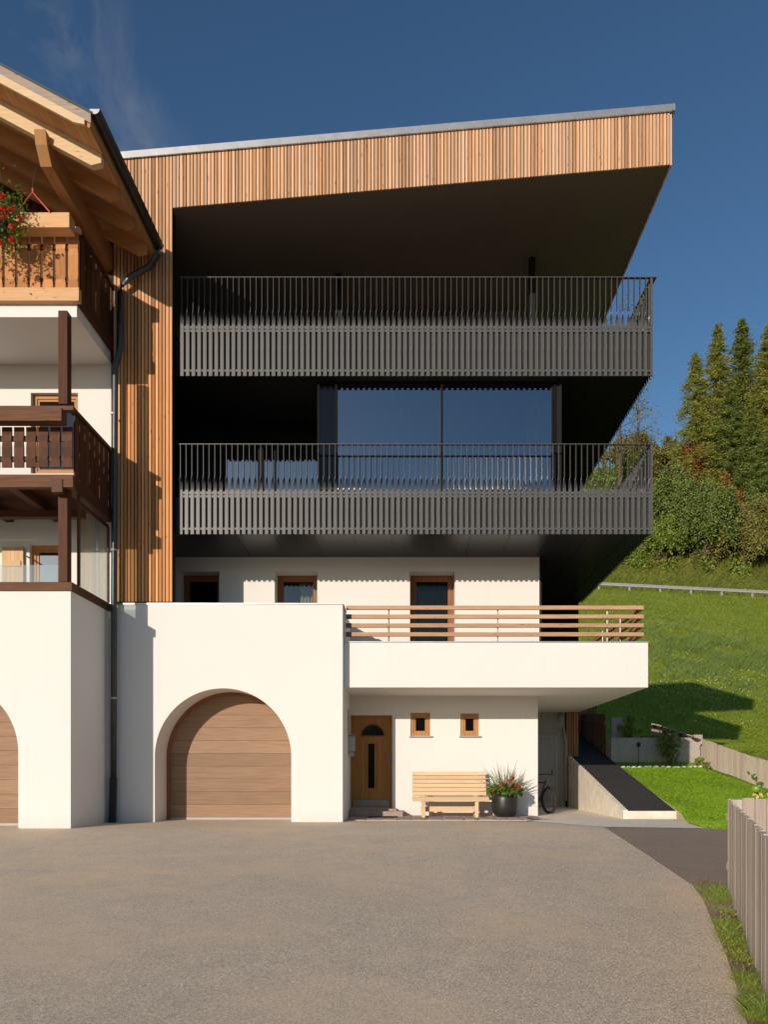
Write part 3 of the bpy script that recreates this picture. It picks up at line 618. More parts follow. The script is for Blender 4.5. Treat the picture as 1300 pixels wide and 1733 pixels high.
while y < 24.4: sid.box(RX1+.001, RX1+.037, y, y+sw, roofz(RX1)-.0, roofz(RX1)+RT); y += pitch
o = obj('side_slats', sid, M['larch'], roof); o['kind'] = 'stuff'
# railings of twisted flat bars
def baluster_mesh(zl, hb):
    mb = MB(); w, t = .036, .0042; Z = [0, zl]+[zl+.30*k/8 for k in range(1, 9)]+[hb]
    for i, z in enumerate(Z):
        a = 0 if z <= zl else min(1, (z-zl)/.30)*math.pi/2
        c, s = math.cos(a), math.sin(a)
        for p, q in ((-w,-t), (w,-t), (w,t), (-w,t)): mb.v.append((p*c-q*s, p*s+q*c, z))
    for i in range(len(Z)-1):
        for k in range(4): mb.f.append((i*4+k, i*4+(k+1)%4, i*4+4+(k+1)%4, i*4+4+k))
    mb.f.append((3,2,1,0)); n = len(Z)*4; mb.f.append((n-4,n-3,n-2,n-1)); return mb
def railing(zb, xstart, HB, zl, xe):
    bproto = None; dz = zl-.96
    p = .1242; ys1 = YQ
    ra = MB().box(xstart-.04, xe, YR-.036, YR+.036, zb+HB, zb+HB+.014).box(XB-.04, xe, YR+.036, ys1, zb+HB, zb+HB+.014)
    for z, h in ((.10, .045), (.80+dz, .05), (.87+dz, .06)): ra.box(xstart-.03, XB-.012, YR+.010, YR+.022, zb+z, zb+z+h).box(XB-.022, XB-.012, YR+.022, ys1, zb+z, zb+z+h)
    ra.box(XB-.03, XB+.02, YR-.02, YR+.012, zb-.005, zb+HB)
    o = obj('balcony_railing', ra, M['dark'], house)
    sl = MB(); x = xstart+p/2
    while x < XB-.05: sl.box(x-.056, x+.056, YR+.05, YR+.07, zb+.02, zb+.86+dz); x += p
    y = YR+p
    while y < ys1: sl.box(XB-.05, XB-.03, y-.03, y+.03, zb+.03, zb+.86+dz); y += p
    s_ = obj('backing_slats', sl, M['darkslat'], o); s_['kind'] = 'stuff'
    rl = ROOT[house.name]; x = xstart
    while x < XB-.03:
        if bproto is None:
            bproto = obj('baluster', baluster_mesh(zl, HB), M['dark']); bproto.parent = o; b = bproto
        else: b = dup(bproto, (0,0,0), o)
        b.location = (x-rl[0], YR-rl[1], zb-rl[2]); b.rotation_euler = (0,0,0); x += p
    y = YR+.12
    while y < ys1:
        b = dup(bproto, (XB-rl[0], y-rl[1], zb-rl[2]), o, (0,0,math.pi/2)); y += p*1.06
    return o
railing(ZB1, xx(306, YR), 1.934, .96, xx(1106.5, YR)); railing(ZB2, xx(308, YR), 2.115, 1.12, xx(1111, YR))
# carport back wall, door, lamp, timber pier
obj('carport_wall', MB().box(XR-.3, 4.78, YQ, YQ+.2, 0, ZT0+.02), M['whitepaint'], house)
cd = obj('carport_door', frame(MB(), 3.88, 4.55, .03, 2.2, YQ-.05, YQ-.002, .06), M['greypaint'], house); obj('door_leaf', MB().box(3.94, 4.49, YQ-.03, YQ-.003, .03, 2.14), M['whitepaint'], cd)
pier = obj('timber_pier', MB().box(4.82, 5.2, YQ-.02, YQ+.2, 0, ZT0-.003), M['black'], house)
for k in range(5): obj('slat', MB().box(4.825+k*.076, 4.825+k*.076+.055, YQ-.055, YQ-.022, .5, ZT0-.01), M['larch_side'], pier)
lamp = thing('wall_lamp', 'small round lamp on the carport wall under the terrace soffit', 'lamp', (xx(949,YQ), YQ, zz(1212,YQ)))
obj('lamp_shade', MB().tube([(xx(949,YQ), YQ-.03, zz(1217,YQ)), (xx(949,YQ), YQ-.14, zz(1211,YQ))], .09, 14), M['whitepaint'], lamp, True); obj('wall_plate', MB().box(xx(949,YQ)-.05, xx(949,YQ)+.05, YQ-.03, YQ-.002, zz(1217,YQ)-.05, zz(1217,YQ)+.05), M['greypaint'], lamp)
pipe = obj('waste_pipe', MB().tube([(xx(957,YQ), YQ-.08, .2), (xx(957,YQ), YQ-.08, 2.0), (xx(953,YQ), YQ-.08, 2.4)], .05, 10), M['whitepaint'], house, True)

# ------------------------------------------------------------------ chalet on the left
YL = 14.09; XC = -6.40
ch = thing('chalet', 'older chalet with wooden balconies, arched garage and broad timber roof overhang', 'house', (-9, 15, 0))
xcl, rl_, zsl = xx(-91, YL), 122*YL/F, zz(1273, YL); ZC = zz(1000, YL)
obj('base_wall', MB().archwall(-14, XC, ZC, YL, YL+.7, xcl, rl_, zsl), M['white'], ch); obj('base_side_wall', MB().box(XC-.3, XC, YL+.7, YG-.003, 0, ZC), M['white'], ch)
obj('base_roof', MB().box(-14, XC-.3, YL+.7, 16.04, ZC-.3, ZC-.1), M['white'], ch)
garage_door(ch, xcl, rl_, zsl, YL+.73, 0, M['doorwood'])
obj('coping', MB().box(-14, XC+.035, YL-.035, YL+.2, ZC+.002, zz(985.5,YL)), M['brownwoodx'], ch); obj('coping', MB().box(XC-.2, XC+.034, YL+.202, YG-.01, ZC+.002, zz(985.5,YL)), M['brownwoody'], ch)
YC = 16.05
lw = (xx(50,YC), xx(112,YC), 4.6, zz(921,YC)); uw = (xx(52,YC), xx(132,YC), 7.5, zz(665,YC))
obj('wall', MB().wall(-14, XC, ZC-.1, 9.84, YC, YC+.3, [lw, uw]), M['white'], ch)
obj('side_wall', MB().box(XC-.3, XC-.004, YC+.3, 26, 0, 12.5), M['white'], ch)
up = obj('upper_wall', slab(-14, XC, YC+.02, YC+.3, lambda x: 10.08, lambda x: 12.20-.533*(x+5.46)-.2), M['brownwood'], ch)
xb = XC-.001
while xb > -10.5: obj('board', MB().box(xb-.155, xb-.004, YC-.008, YC+.018, 10.09, 12.40+(XC-xb)*.53), M['brownwood'], up); xb -= .16
window(ch, lw, YC+.1, .08, M['winwood'], M['glass'], None, True, .06); window(ch, uw, YC+.1, .08, M['winwood'], M['darkglass'], None, True, .05)
def shutter(x0, x1, z0, z1, y):
    s = obj('shutter', MB().box(x0, x1, y+.02, y+.03, z0, z1).box(x0+.03, x1-.05, y-.022, y-.001, z1-.42, z1-.3).box(x0+.03, x1-.05, y-.022, y-.001, z0+.15, z0+.27), M['shutter'], ch)
    n = 5; w = (x1-x0)/n
    for k in range(n): obj('board', MB().box(x0+k*w+.002, x0+(k+1)*w-.002, y, y+.019, z0, z1), M['shutter'], s)
shutter(xx(4,16), xx(40,16), 4.6, zz(926,16), 15.98)
obj('blind', MB().box(uw[0]+.08, uw[1]-.08, YC+.2, YC+.22, 7.5, uw[3]-.08), M['shutter'], ch)
obj('shutter_hook', MB().tube([(xx(44,16), 15.97, zz(940,16)), (xx(48,16), 15.9, zz(943,16)), (xx(53,16), 15.93, zz(946,16))], .015, 6), M['dark'], ch)
# balconies
obj('balcony_slab', MB().box(-14, XC, 14.35, YC-.002, zz(537,14.35), zz(515,14.35)), M['white'], ch)
def slat_rail(xr, y, z0, z1, mats, pitch, wid, zbeam, ztop, planter, yend):
    fr, sd, bm, by = mats
    o = obj('balcony_railing', MB().box(-14, xr, y-.02, y+.1, zbeam[0], zbeam[1]), bm, ch)
    obj('side_beam', MB().box(xr-.12, xr-.003, y+.102, yend, zbeam[0], zbeam[1]), by, o)
    obj('top_rail', MB().box(-14, xr, y-.005, y+.11, ztop[0], ztop[1]), bm, o); obj('top_rail', MB().box(xr-.115, xr-.002, y+.112, yend, ztop[0], ztop[1]), by, o)
    obj('inner_rail', MB().box(-14, xr-.1, y+.05, y+.09, z0+.12, z0+.22).box(-14, xr-.1, y+.05, y+.09, z1-.25, z1-.15), by, o)
    x = xr-.03; k = 0
    while x > -9.2:
        c = x-wid/2; mb = MB(); w = wid/2; P = [(-1,z0),(-1,z0+.10),(-.86,z0+.17),(-1,z0+.24),(-1,z1-.38),(-.88,z1-.26),(-1,z1-.14),(-1,z1)]
        L = [(c+a*w, z) for a, z in P]; R = [(c-a*w, z) for a, z in P]
        for (p0, p1, q0, q1) in zip(L, L[1:], R, R[1:]):
            mb.hexa([(p0[0],y+.02,p0[1]),(q0[0],y+.02,q0[1]),(q0[0],y+.05,q0[1]),(p0[0],y+.05,p0[1]),(p1[0],y+.02,p1[1]),(q1[0],y+.02,q1[1]),(q1[0],y+.05,q1[1]),(p1[0],y+.05,p1[1])])
        obj('slat', mb, fr, o); x -= pitch
    yy = y+.14
    while yy < yend-.1: obj('slat', MB().box(xr-.06, xr-.03, yy, yy+wid, zbeam[0]+.02, ztop[0]+.02), sd, o); yy += pitch
    return o
y1 = 14.25; ub = slat_rail(xx(134,y1), y1, zz(487,y1), zz(397,y1), (M['orange'], M['brownwood'], M['tanbeam'], M['brownwoody']), .242, .195, (zz(510,y1), zz(488,y1)), (11.42, 11.50), None, 15.92)
obj('balcony_floor', MB().box(-14, XC+.03, 14.36, YC-.01, zz(515,14.35)+.002, zz(515,14.35)+.05), M['brownwoody'], ub)
y2 = 14.0; mbal = slat_rail(xx(124,y2), y2, zz(790,y2), zz(722,y2), (M['brownwood'], M['brownwood'], M['brownwoodx'], M['brownwoody']), .228, .185, (zz(825,y2), zz(804,y2)), (zz(694,y2), zz(687,y2)), None, 15.92)
obj('balcony_floor', MB().box(-14, XC, 14.1, YC-.01, zz(804,y2)+.002, zz(804,y2)+.05), M['brownwoody'], mbal)
for x in (-6.52, -7.55, -8.6): obj('joist', MB().box(x-.08, x+.08, 14.12, YC-.003, zz(804,y2)-.2, zz(804,y2)-.001), M['brownwoody'], mbal)
obj('cross_joist', MB().box(-14, -6.7, 15.3, 15.46, zz(804,y2)-.34, zz(804,y2)-.203), M['brownwoodx'], mbal)
# planks that hold the flower boxes, in front of each rail
tag(obj('flower_box', MB().box(-12, xx(117,13.95), 13.95, 13.99, zz(385,13.95), zz(360,13.95)).box(-12, xx(117,13.95), 13.992, 14.2, zz(385,13.95), zz(385,13.95)+.03).box(xx(117,13.95)-.03, xx(117,13.95), 13.992, 14.2, zz(385,13.95)+.032, zz(360,13.95)), M['tanbeam'], base=(-7.5, 13.97, zz(385,13.95))), 'pale spruce flower box on the front of the orange top balcony', 'flower box')
tag(obj('flower_box', MB().box(-12, xx(106,13.8), 13.75, 13.79, zz(712,13.75), zz(690,13.75)).box(-12, xx(106,13.8), 13.792, 13.97, zz(712,13.75), zz(712,13.75)+.03).box(xx(106,13.8)-.03, xx(106,13.8), 13.792, 13.97, zz(712,13.75)+.032, zz(690,13.75)), M['brownwoodx'], base=(-7.5, 13.77, zz(712,13.75))), 'dark brown flower box on the front of the brown middle balcony', 'flower box')
for zb, zt, m in ((zz(686,14.2), zz(537,14.35)-.003, 'brownwood'), (zz(985.5,14.2)+.002, zz(826,14.2), 'brownwood')):
    p = obj('post', MB().box(-6.66, -6.49, 14.14, 14.32, zb, zt), M[m], ch)
    if m == 'x': obj('post_head', MB().box(-6.70, -6.45, 14.10, 14.36, zt-.16, zt-.012), M[m], p)
ph = obj('beam_end', MB().box(-6.70, -6.5, 13.96, 14.1, zz(832,14)-.02, zz(812,14)), M['brownwoody'], mbal)
# windbreak of glass
wf = obj('windbreak', MB().box(XC-.03, XC+.005, 14.42, 14.50, zz(985.5,14.2)+.003, zz(838,14.45)).box(XC-.03, XC+.005, 15.86, 15.91, zz(985.5,14.2)+.003, 6.3).box(XC-.03, XC+.005, 14.502, 15.858, 6.27, 6.33), M['brownwood'], ch)
obj('pane', MB().box(XC-.018, XC-.008, 14.502, 15.858, zz(985.5,14.2)+.003, 6.27), M['clear'], wf)
obj('glass_balustrade', MB().box(-14, -6.7, 14.24, 14.252, zz(985.5,14.2)+.003, zz(956,14.24)), M['clear'], ch)
# roof: rafters, boards, verge, purlin, gutter
sl_ = -.533; EX = -5.46; Yv = 12.62
def rt(x): return 12.20+sl_*(x-EX)                                   # underside of roof boards
rf = obj('roof', slab(-15, EX+.06, Yv, 15.88, lambda x: rt(x)-.17, lambda x: rt(x)+.03), M['boards'], ch)
obj('rear_roof', slab(-15, XC+.01, 15.885, 24, lambda x: rt(x)-.17, lambda x: rt(x)+.03), M['boards'], rf)
obj('roofing', slab(-15, EX+.12, Yv-.05, 15.9, lambda x: rt(x)+.033, lambda x: rt(x)+.07), M['zincdark'], rf)
obj('verge_board', slab(-15, EX+.08, Yv-.035, Yv-.003, lambda x: rt(x)-.128, lambda x: rt(x)+.031), M['greyboard'], rf)
xb = EX+.05
k = 0
while k < 60:
    d = .13; a = xb-d*.88; obj('board', slab(a+.002, xb-.002, Yv, 15.87, lambda x: rt(x)-.20, lambda x: rt(x)-.172), M['sprucey'], rf); xb = a; k += 1
for y in (12.57, 13.16, 13.9, 14.64, 15.38):
    m = M['spruce'] if y < 13.6 else M['boards']; fly = y < 13
    e = EX-.02 if fly else EX+.02; d0, d1 = (-.275, -.131) if fly else (-.50, -.201)
    ya, yb_ = (y, y+.047) if fly else (y, y+.12); q = .06 if fly else .14
    mb = slab(-15, e-.18, ya, yb_, lambda x: rt(x)+d0, lambda x: rt(x)+d1)
    mb.hexa([(e-.18,ya,rt(e-.18)+d0),(e,ya,rt(e)+d0+q),(e,yb_,rt(e)+d0+q),(e-.18,yb_,rt(e-.18)+d0),(e-.18,ya,rt(e-.18)+d1),(e,ya,rt(e)+d1),(e,yb_,rt(e)+d1),(e-.18,yb_,rt(e-.18)+d1)])
    obj('rafter', mb, m, rf)
pz = lambda x: rt(x)-.452
px0, px1 = -6.55, -6.35; zt = pz(px1)+.06
pm = MB().hexa([(px0,13.06,zt-.22),(px1,13.06,zt-.22),(px1,13.24,zt-.46),(px0,13.24,zt-.46),(px0,13.0,zt),(px1,13.0,zt),(px1,13.24,zt),(px0,13.24,zt)])
pm.box(px0, px1, 13.24, YC-.01, zt-.46, zt); obj('purlin', pm, M['sprucey'], rf)
gut = MB(); n = 10; R = .085; gc = (EX+.15, rt(EX)+.06)
for y0, y1_ in ((Yv-.04, 15.86),):
    for k in range(n):
        a0, a1 = math.pi+math.pi*k/n, math.pi+math.pi*(k+1)/n
        for rr, fl in ((R, 0), (R-.006, 1)):
            p = [(gc[0]+rr*math.cos(a), y, gc[1]+rr*math.sin(a)) for a, y in ((a0,y0),(a1,y0),(a1,y1_),(a0,y1_))]; gut.quad(*(p[::-1] if fl else p))
gut.tube([(gc[0]+R, Yv-.04, gc[1]), (gc[0]+R, 15.86, gc[1])], .012, 6)
gt = obj('gutter', gut, M['zincdark'], ch, True)
obj('gutter_end', MB().quad(*[(gc[0]+R*math.cos(math.pi+math.pi*k/14), Yv-.042, gc[1]+R*math.sin(math.pi+math.pi*k/14)) for k in range(15)]), M['zinc'], gt)
yp = 15.74; pts = [(gc[0], 15.75, gc[1]-.08), (gc[0], 15.75, gc[1]-.25), (xx(252,yp), yp, zz(452,yp)), (xx(222,yp), yp, zz(468,yp)), (xx(207,yp), yp, zz(480,yp)), (xx(203,yp), yp, zz(496,yp)), (xx(203,yp), yp, zz(590,yp)), (xx(195,yp), yp, zz(622,yp)), (xx(193,yp), yp, zz(1000,yp)), (xx(192,yp), yp, zz(1320,yp))]
dp = obj('downpipe', MB().tube(pts, .062, 12), M['zincdark'], ch, True); obj('stand_pipe', MB().tube([(xx(192,yp), yp, zz(1315,yp)), (xx(190,yp), yp, 0)], .08, 12), M['zincdark'], dp, True)
for v in (700, 930, 1180): obj('pipe_clip', MB().tube([(xx(193,yp), yp, zz(v,yp)), (xx(193,yp), yp, zz(v+2.5,yp))], .072, 12), M['zinc'], dp)

# ------------------------------------------------------------------ yard things
# paving of broken porphyry in front of the door
pav = obj('flagstone_paving', MB().poly([(-1.40,16.35),(2.6,16.36),(3.05,16.9),(3.08,17.995),(-1.40,17.995)], 0, .014), M['mortar']); pav['kind'] = 'structure'
nx, ny = 12, 4
J = [[(-1.38+4.4*i/nx+(random.uniform(-.11,.11) if 0 < i < nx else 0), 16.38+1.6*j/ny+(random.uniform(-.11,.11) if 0 < j < ny else 0)) for i in range(nx+1)] for j in range(ny+1)]
for j in range(ny):
    for i in range(nx):
        P = [J[j][i], J[j][i+1], J[j+1][i+1], J[j+1][i]]
        if P[1][0] > 2.6 and P[0][1] < 16.8: P[1] = (2.5, P[1][1]+.05)
        c = (sum(p[0] for p in P)/4, sum(p[1] for p in P)/4)
        P = [(c[0]+(p[0]-c[0])*.93, c[1]+(p[1]-c[1])*.90) for p in P]; Q = []
        for a, b in zip(P, P[1:]+P[:1]): Q += [(a[0]*.86+b[0]*.14, a[1]*.86+b[1]*.14), (a[0]*.2+b[0]*.8+random.uniform(-.02,.02), a[1]*.2+b[1]*.8)]
        obj('stone', MB().poly(Q, .014, .024+random.uniform(0,.006)), random.choice([M['stone'], M['stone2'], M['stone']]), pav)
st = obj('doorstep', MB().box(XG+.01, -.14, 17.45, 17.998, .02, .15).box(XG+.01, -.30, 17.7, 17.998, .15, .198), M['stone'], base=(-.8,17.7,0)); tag(st, 'low stone doorstep below the oak front door', 'step')
matm = MB().box(-.93, -.27, 17.0, 17.4, .032, .042)
mt = obj('door_mat', matm, M['rubber'], base=(-.6,17.2,.03)); tag(mt, 'dark ribbed door mat on the paving before the front door', 'door mat')
rib = MB()
for k in range(16): rib.box(-.92+k*.041, -.92+k*.041+.022, 17.01, 17.39, .042, .05)
obj('ribs', rib, M['rubber'], mt)
# letter box and notice plate on the side of the garage block
lb = thing('letter_box', 'small grey letter box on the garage side wall beside the front door', 'letter box', (XG+.1, 17.5, zz(1275,17.5)))
obj('body', MB().box(XG+.003, XG+.15, 17.32, 17.62, zz(1271,17.4), zz(1246,17.4)), M['greypaint'], lb); obj('lid', MB().box(XG+.003, XG+.17, 17.30, 17.64, zz(1246,17.4)+.002, zz(1243,17.4)), M['steel'], lb)
obj('newspaper_tube', MB().tube([(XG+.08, 17.32, zz(1276,17.4)), (XG+.08, 17.6, zz(1276,17.4))], .05, 10), M['greypaint'], lb)
tag(obj('meter_cover', MB().box(XG+.002, XG+.02, 17.15, 17.5, zz(1240,17.3), zz(1200,17.3)), M['greypaint'], base=(XG, 17.3, zz(1240,17.3))), 'flat pale meter cover above the letter box on garage side wall', 'meter cover')
# bench
yb = 17.2; bx = (xx(698,yb), xx(826,yb)); bn = thing('bench', 'pale wooden slatted bench against the white wall by the flower pot', 'bench', ((bx[0]+bx[1])/2, 17.45, .02))
def bslat(a, b, th):
    m = MB().bar((bx[0]+.01, (a[0]+b[0])/2, (a[1]+b[1])/2), (bx[1]-.01, (a[0]+b[0])/2, (a[1]+b[1])/2), math.dist(a, b), th, up=(0, -(b[1]-a[1]), (b[0]-a[0]))); return m
def slatpair(a, b, th=.026):
    d = Vector((0, b[0]-a[0], b[1]-a[1])); L = d.length; d.normalize(); nn = Vector((0, -d.z, d.y))*th
    p = [Vector((x, a[0], a[1])) for x in (bx[0], bx[1])]; q_ = [v+d*L for v in p]
    return MB().hexa([p[0], p[1], p[1]-nn, p[0]-nn, q_[0], q_[1], q_[1]-nn, q_[0]-nn])
prof = [(17.56,.52), (17.78,1.09)]
for k in range(6):
    t0, t1 = k/6+.008, (k+1)/6-.010; L_ = lambda t: (prof[0][0]+(prof[1][0]-prof[0][0])*t, prof[0][1]+(prof[1][1]-prof[0][1])*t)
    obj('back_slat', slatpair(L_(t0), L_(t1)), M['bench'], bn)
for k in range(4): obj('seat_slat', MB().box(bx[0]-.005, bx[1]+.02, 17.14+k*.105, 17.14+k*.105+.094, .455+.002*k, .487+.002*k), M['bench'], bn)
obj('apron', MB().box(bx[0]+.0, bx[1]+.02, 17.145, 17.17, .395, .452), M['bench'], bn)
for x in (bx[0]+.26, bx[1]-.26):
    lg = MB().box(x-.04, x+.04, 17.17, 17.26, .022, .45).box(x-.036, x+.036, 17.26, 17.56, .38, .45).box(x-.038, x+.038, 17.56, 17.65, .022, .52).box(x-.035, x+.035, 17.12, 17.70, .022, .075)
    lg.bar((x, 17.60, .45), (x, 17.82, 1.08), .06, .05, up=(0,1,0)); obj('leg', lg, M['bench'], bn)
obj('stretcher', MB().box(bx[0]+.2, bx[1]-.16, 17.36, 17.40, .15, .27), M['bench'], bn)
# pot with plants
def leafcards(P, size, n0=None, elong=1.3):
    n = len(P); P = np.asarray(P, dtype=float); a = rng.normal(size=(n,3)); a /= np.linalg.norm(a, axis=1)[:,None]
    b = rng.normal(size=(n,3)); b -= (b*a).sum(1)[:,None]*a; b /= np.linalg.norm(b, axis=1)[:,None]
    s = size*rng.uniform(.6, 1.4, (n,1)); A = a*s*elong; B = b*s
    return np.stack([P-A, P-B*.8, P+A, P+B*.8], 1)
yp2 = 17.42; pc = (xx(854.5,yp2), yp2, .025)
pot = tag(obj('flower_pot', MB().lathe(pc, [(.0,.0),(.17,.0),(.245,.04),(.29,.13),(.305,.25),(.305,.42),(.29,.54),(.278,.545),(.272,.53),(.27,.46),(.0,.46)], 36), M['pot'], smooth=True, base=pc), 'round black flower pot with red geraniums and spiky grass by white wall', 'flower pot')
G = []
for k in range(560):
    a = random.uniform(0, 6.28); rr = .43*math.sqrt(random.random()); G.append((pc[0]+rr*math.cos(a), pc[1]+rr*math.sin(a), .56+random.uniform(-.03,.24)*(1.1-rr)))
npobj('geranium_leaves', leafcards(G, .038), M['geran'], pot, kind='stuff')
S = []
for k in range(75):
    a = random.uniform(0, 6.28); el = random.uniform(.15, 1.45); L = random.uniform(.5, .92); d = Vector((math.cos(a)*math.cos(el), math.sin(a)*math.cos(el), math.sin(el)))
    p0 = Vector((pc[0]+.05*math.cos(a), pc[1]+.05*math.sin(a), .56)); w = d.cross(Vector((random.random(), random.random(), .3))).normalized()*.014
    if abs(p0.y+d.y*L-17.99) < .03 or p0.y+d.y*L > 17.98: continue
    p1 = p0+d*L*.55; p2 = p0+d*L+Vector((0,0,-.12*L*math.cos(el))); S.append([p0-w, p0+w, p1+w*.9, p1-w*.9]); S.append([p1-w*.9, p1+w*.9, p2+w*.1, p2-w*.1])
npobj('spiky_leaves', np.array([[list(v) for v in q_] for q_ in S]), M['spike'], pot, kind='stuff')
def flowerhead(parent, c, r_, n=34, name='flower'):
    P = []
    for k in range(n):
        d = Vector((random.gauss(0,1), random.gauss(0,1), random.gauss(0,1))).normalized()*r_*random.uniform(.6, 1); P.append((c[0]+d.x, c[1]+d.y, c[2]+d.z))
    return npobj(name, leafcards(P, r_*.42), M['petal'], parent)
for (u, v) in ((847,1331), (834,1338), (866,1337), (872,1338), (867,1326), (862,1320), (880,1332), (874,1328), (852,1324), (868,1317)): flowerhead(pot, (xx(u,17.15), 17.15, zz(v,17.15)), .04, 26)
# bicycle standing in the carport, seen nearly end on
bk = thing('bicycle', 'dark bicycle parked in the shaded carport behind the white wall corner', 'bicycle', (3.62, 19.9, .01))
def ring_(c, R_, r_, ax_, n=30, m=6):
    mb = MB(); u_ = Vector(ax_).normalized().cross(Vector((0,0,1))).normalized(); w_ = Vector((0,0,1))
    pts = [Vector(c)+(u_*math.cos(2*math.pi*k/n)+w_*math.sin(2*math.pi*k/n))*R_ for k in range(n+1)]; return mb.tube(pts, r_, m, False)
dirb = Vector((-.42, 1, 0)).normalized(); axb = Vector((1, .42, 0)).normalized(); c1 = Vector((3.58, 19.0, .355)); c2 = c1+dirb*1.05
for c in (c1, c2):
    w = obj('wheel', ring_(c, .315, .036, axb), M['rubber'], bk, True); sp = MB()
    for k in range(12):
        a = 2*math.pi*k/12; sp.tube([c, c+(dirb*math.cos(a)+Vector((0,0,1))*math.sin(a))*.30], .003, 4)
    obj('spokes', sp, M['steel'], w); obj('hub', MB().tube([c-axb.normalized()*.05, c+axb.normalized()*.05], .022, 8), M['steel'], w)
zv = Vector((0,0,1)); bb = c1+dirb*.45-zv*.05; seatp = c1+dirb*.66+zv*.5; head = c1+dirb*.16+zv*.5
obj('frame', MB().tube([head, bb], .018, 8).tube([head+zv*-.05, seatp-zv*.05], .016, 8).tube([bb, seatp], .016, 8).tube([bb, c2], .012, 8).tube([seatp-zv*.1, c2], .011, 8), M['pot'], bk, True)
obj('fork', MB().tube([head+zv*.12-dirb*.02, c1+axb*.05+zv*.3, c1+axb*.05], .013, 8).tube([c1-axb*.05+zv*.3, c1-axb*.05], .013, 8), M['steel'], bk, True)
hb = head+zv*.16; obj('handlebar', MB().tube([hb-axb*.30+dirb*.12, hb-axb*.2, hb, hb+axb*.2, hb+axb*.30+dirb*.12], .013, 8).tube([hb+axb*.2, hb+axb*.2+zv*.12], .012, 6), M['pot'], bk, True)
obj('saddle', MB().hexa([seatp+axb*-.02+dirb*-.12+zv*.02, seatp+axb*.02+dirb*-.12+zv*.02, seatp+axb*.07+dirb*.13+zv*.02, seatp-axb*.07+dirb*.13+zv*.02, seatp+axb*-.02+dirb*-.12+zv*.06, seatp+axb*.02+dirb*-.12+zv*.06, seatp+axb*.07+dirb*.13+zv*.08, seatp-axb*.07+dirb*.13+zv*.08]), M['rubber'], bk)
obj('crank', MB().tube([bb-axb*.08-zv*.17, bb-axb*.08, bb+axb*.08, bb+axb*.08+zv*.17], .011, 6), M['steel'], bk)
# ramp of black asphalt with concrete cheeks
RXL, RXR, RY0, RY1 = 4.87, 6.08, 16.9, 26.0
def rz(y): return .19+.231*(y-RY0)
rp = MB().hexa([(RXL,RY0,-.1),(RXR,RY0,-.1),(RXR,RY1,-.1),(RXL,RY1,-.1),(RXL,RY0,rz(RY0)-.004),(RXR,RY0,rz(RY0)-.004),(RXR,RY1,rz(RY1)-.004),(RXL,RY1,rz(RY1)-.004)])
ramp_ = obj('ramp', rp, M['concrete']); ramp_['kind'] = 'structure'
s_ = obj('ramp_surface', MB().hexa([(RXL+.1,RY0+.012,rz(RY0)-.003),(RXR-.02,RY0+.012,rz(RY0)-.003),(RXR-.02,RY1,rz(RY1)-.003),(RXL+.1,RY1,rz(RY1)-.003),(RXL+.1,RY0+.012,rz(RY0)+.012),(RXR-.02,RY0+.012,rz(RY0)+.012),(RXR-.02,RY1,rz(RY1)+.012),(RXL+.1,RY1,rz(RY1)+.012)]), M['blackasph'], ramp_)
obj('ramp_kerb', MB().hexa([(RXL-.003,RY0-.003,0),(RXL+.1,RY0-.003,0),(RXL+.1,RY1,0),(RXL-.003,RY1,0),(RXL-.003,RY0-.003,rz(RY0)+.02),(RXL+.1,RY0-.003,rz(RY0)+.02),(RXL+.1,RY1,rz(RY1)+.02),(RXL-.003,RY1,rz(RY1)+.02)]), M['concrete'], ramp_)
# retaining wall in the garden and things near it
yw = 22.5; rw0 = tz(7, yw)-.3
tag(obj('retaining_wall', MB().box(6.12, xx(1189,yw), yw, yw+.2, rw0, zz(1248,yw)).box(xx(1175,yw), xx(1189,yw), yw-.012, yw+.21, rw0, zz(1243,yw)).box(6.12, 6.3, yw+.2, 27, rw0, zz(1248,yw)), M['concdark'], base=(7.5, yw, rw0)), 'grey concrete garden wall behind the lawn, its right end sunlit', 'wall')
tag(obj('planting_trough', MB().wall(6.32, 6.95, zz(1250,23), zz(1213,23), 23.2, 23.3).box(6.9, 6.95, 23.3, 24.4, zz(1250,23), zz(1213,23)), M['concdark'], base=(6.6, 23.2, zz(1250,23))), 'grey upright concrete panel behind the garden wall, beside reddish fence', 'concrete panel')
def board_fence(name, label, A, B, w, mat, zlo, zhi, cap=None, cat='fence', th=.025, gap=.006, jit=.012, rails=True):
    L = math.dist(A, B); n = max(1, int(L/w)); d = Vector((B[0]-A[0], B[1]-A[1], 0)).normalized(); nn = Vector((-d.y, d.x, 0))
    t = thing(name, label, cat, ((A[0]+B[0])/2, (A[1]+B[1])/2, zlo(.5)))
    for k in range(n):
        a = Vector((A[0], A[1], 0))+d*(L*k/n+gap/2); b = a+d*(L/n-gap); j = random.uniform(-jit, jit); o = nn*random.uniform(-.0015, .0015)
        t0, t1 = k/n, (k+1)/n
        P = [(a+o, zlo(t0)), (b+o, zlo(t1)), (b+o+nn*th, zlo(t1)), (a+o+nn*th, zlo(t0)), (a+o, zhi(t0)+j), (b+o, zhi(t1)+j), (b+o+nn*th, zhi(t1)+j), (a+o+nn*th, zhi(t0)+j)]
        obj('board', MB().hexa([(p.x, p.y, z) for p, z in P]), mat, t)
    if rails:
        m = MB()
        for f in (.25, .8):
            zA = zlo(0)+(zhi(0)-zlo(0))*f; zB = zlo(1)+(zhi(1)-zlo(1))*f; s = nn*(th+.03)
            m.bar((A[0]+s.x, A[1]+s.y, zA), (B[0]+s.x, B[1]+s.y, zB), .05, .08)
        obj('rail', m, mat, t)
    return t
A, B = (3.61, 8.43), (1.86, 3.55)
